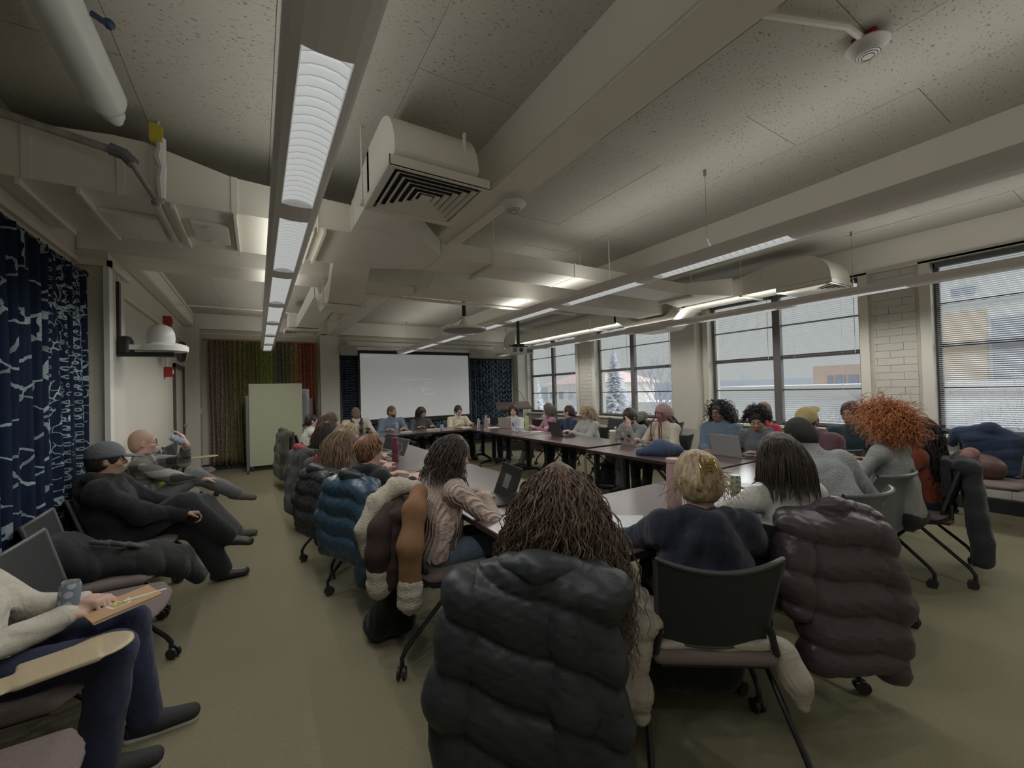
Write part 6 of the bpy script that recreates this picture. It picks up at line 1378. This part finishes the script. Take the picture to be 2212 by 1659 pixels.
bottle('pale green tall bottle beside the white laptop',4.33,6.52,mat('bottle_pale_green',(.42,.45,.25),.4),.26,.04,mat('bottle_pale_green',(.42,.45,.25)),name='drink_bottle',neck=.85)
bt=bottle('burgundy sports bottle on the left table row',1.30,4.62,mat('bottle_burgundy',(.11,.03,.04),.35),.27,.04,mat('bottle_burgundy_cap',(.22,.04,.06),.4),name='drink_bottle',neck=.8); MB().tube([(.035,0,.2),(.075,0,.19),(.07,0,.12),(.038,0,.1)],.008,6).obj('bottle_handle',M_clear,bt,smooth=40)
bottle('pink tumbler bottle left of the blonde clip head',2.23,1.70,mat('bottle_pink',(.42,.28,.27),.4),.30,.045,mat('bottle_pink_cap',(.46,.32,.31),.4),name='drink_bottle',neck=.9)
tb=thing('tumbler','white insulated tumbler on the table seam before the bearded man','cup',(4.10,4.08,.741)); MB().lathe((0,0,0),[(.028,0),(.04,.15),(.042,.16)],20).obj('cup_body',mat('tumbler_pale_olive',(.40,.40,.32),.4),tb,smooth=40); MB().lathe((0,0,.16),[(.045,0),(.045,.015),(.03,.02)],20).obj('cup_lid',M_white,tb,smooth=40)
ic=thing('iced_drink_cup','clear cup with pink drink and straw on the sill behind the red top','cup',(5.2,2.62,1.05)); 
bpy.data.objects.remove(ic)
bx=thing('drink_carton','small pink and white carton at the far right table corner','carton',(4.10,7.66,.741),.3); MB().box((-.04,-.03,0),(.04,.03,.19)).obj('carton_body',mat('carton_white',(.50,.42,.40),.5),bx,bevel=.003); MB().box((-.041,-.0305,.02),(.041,-.029,.08)).box((-.041,-.0305,.1),(.0,-.029,.16)).obj('carton_print',mat('carton_pink',(.35,.10,.10),.5),bx)
def book(label,x,y,deg,m,w=.15,d=.21,h=.02,z=.741,cat='book'):
    t=thing('book',label,cat,(x,y,z),R(deg)); MB().box((-w/2,-d/2,.002),(w/2-.003,d/2,h-.002)).obj('pages',mat('page_white',(.58,.57,.52),.8),t)
    MB().box((-w/2-.002,-d/2-.002,h-.002),(w/2,d/2+.002,h)).box((-w/2-.002,-d/2-.002,0),(w/2,d/2+.002,.002)).box((-w/2-.002,-d/2-.002,0),(-w/2,d/2+.002,h)).obj('cover',m,t); return t
book('cream book before the man in the blue overshirt',2.42,7.86,85,mat('cover_cream',(.45,.42,.34),.6)); book('pale book before the charcoal turtleneck person',2.95,7.86,80,mat('cover_tan',(.42,.38,.30),.6),h=.03); book('open yellowish notebook before the cream-sweater person',3.68,7.92,95,mat('cover_yellow',(.45,.42,.28),.6),w=.3,h=.012)
book('white notebook before the pink sweater',4.22,6.06,80,mat('cover_white',(.6,.6,.58),.6),h=.008); book('white notebook beside the green can',3.06,1.74,20,mat('cover_white',(.6,.6,.58),.6),h=.008); book('white papers in front of the beige laptop of the woman with red lipstick',4.08,7.42,100,mat('cover_white',(.6,.6,.58),.6),w=.21,d=.29,h=.006,cat='papers')
book('small orange-edged book on the left table near the plaid scarf',1.78,7.80,70,mat('cover_orange',(.45,.2,.1),.6),h=.02)
pen=MB().cyl((-.075,0,.004),(.075,0,.004),.004,n=8).obj('pen',M_black); pen.location=(1.36,3.90,.741); pen.rotation_euler=(0,0,.25); tag(pen,'dark pen lying on the middle table of the left row','pen')
# notebook and pen on the lap of the person at the left edge
nb_=thing('kraft_notebook','tan kraft notebook with a gold crown sticker on the navy-trousered lap','notebook',(-.50,2.33,.655),rot=(.05,-.08,.5)); MB().box((-.10,-.07,0),(.12,.07,.008)).obj('cover',mat('kraft_paper',(.42,.27,.15),.8),nb_); MB().box((-.095,-.068,-.006),(.118,.068,0)).obj('pages',mat('page_white',(.58,.57,.52)),nb_)
MB().add([(-.03,-.03,.0085),(.03,-.03,.0085),(.04,.025,.0085),(.015,.0,.0085),(0,.035,.0085),(-.015,.0,.0085),(-.04,.025,.0085)],[(0,1,2,3,4,5,6)]).obj('crown_sticker_edge',mat('sticker_edge_white',(.6,.6,.55),.5),nb_,fix=False); MB().add([(-.022,-.022,.0092),(.022,-.022,.0092),(.028,.012,.0092),(.011,-.005,.0092),(0,.022,.0092),(-.011,-.005,.0092),(-.028,.012,.0092)],[(0,1,2,3,4,5,6)]).obj('crown_sticker',mat('sticker_gold',(.4,.32,.06),.5),nb_,fix=False)
pn=MB().cyl((-.07,0,0),(.07,0,0),.004,n=8).obj('pen',M_white); pn.location=(-.42,2.35,.668); pn.rotation_euler=(0,0,.3); tag(pn,'white pen sticking out of the kraft notebook on the lap','pen')
# gold claw clip
cc=[o for o in COL.objects if o.get('label','').startswith('person in navy hoodie with blonde')][0]
hc=i9['H']; g=MB(); gm=mat('gold_metal',(.55,.42,.16),.18,metal=1)
for q in (-1,1): g.tube([hc(q*.012,-.125,.105),hc(q*.030,-.150,.075),hc(q*.034,-.165,.04),hc(q*.030,-.150,.0),hc(q*.02,-.135,-.02)],.0042,6)
for zz in (.065,.035,.05): g.tube([hc(-.030,-.158,zz),hc(.030,-.158,zz)],.0035,6)
g.tube([hc(-.012,-.158,.08),hc(-.012,-.160,.02)],.0035,6); g.tube([hc(.012,-.158,.08),hc(.012,-.160,.02)],.0035,6)
tag(g.obj('hair_claw_clip',gm,cc,smooth=60),kind='stuff')
print('props',time.time()-T0)
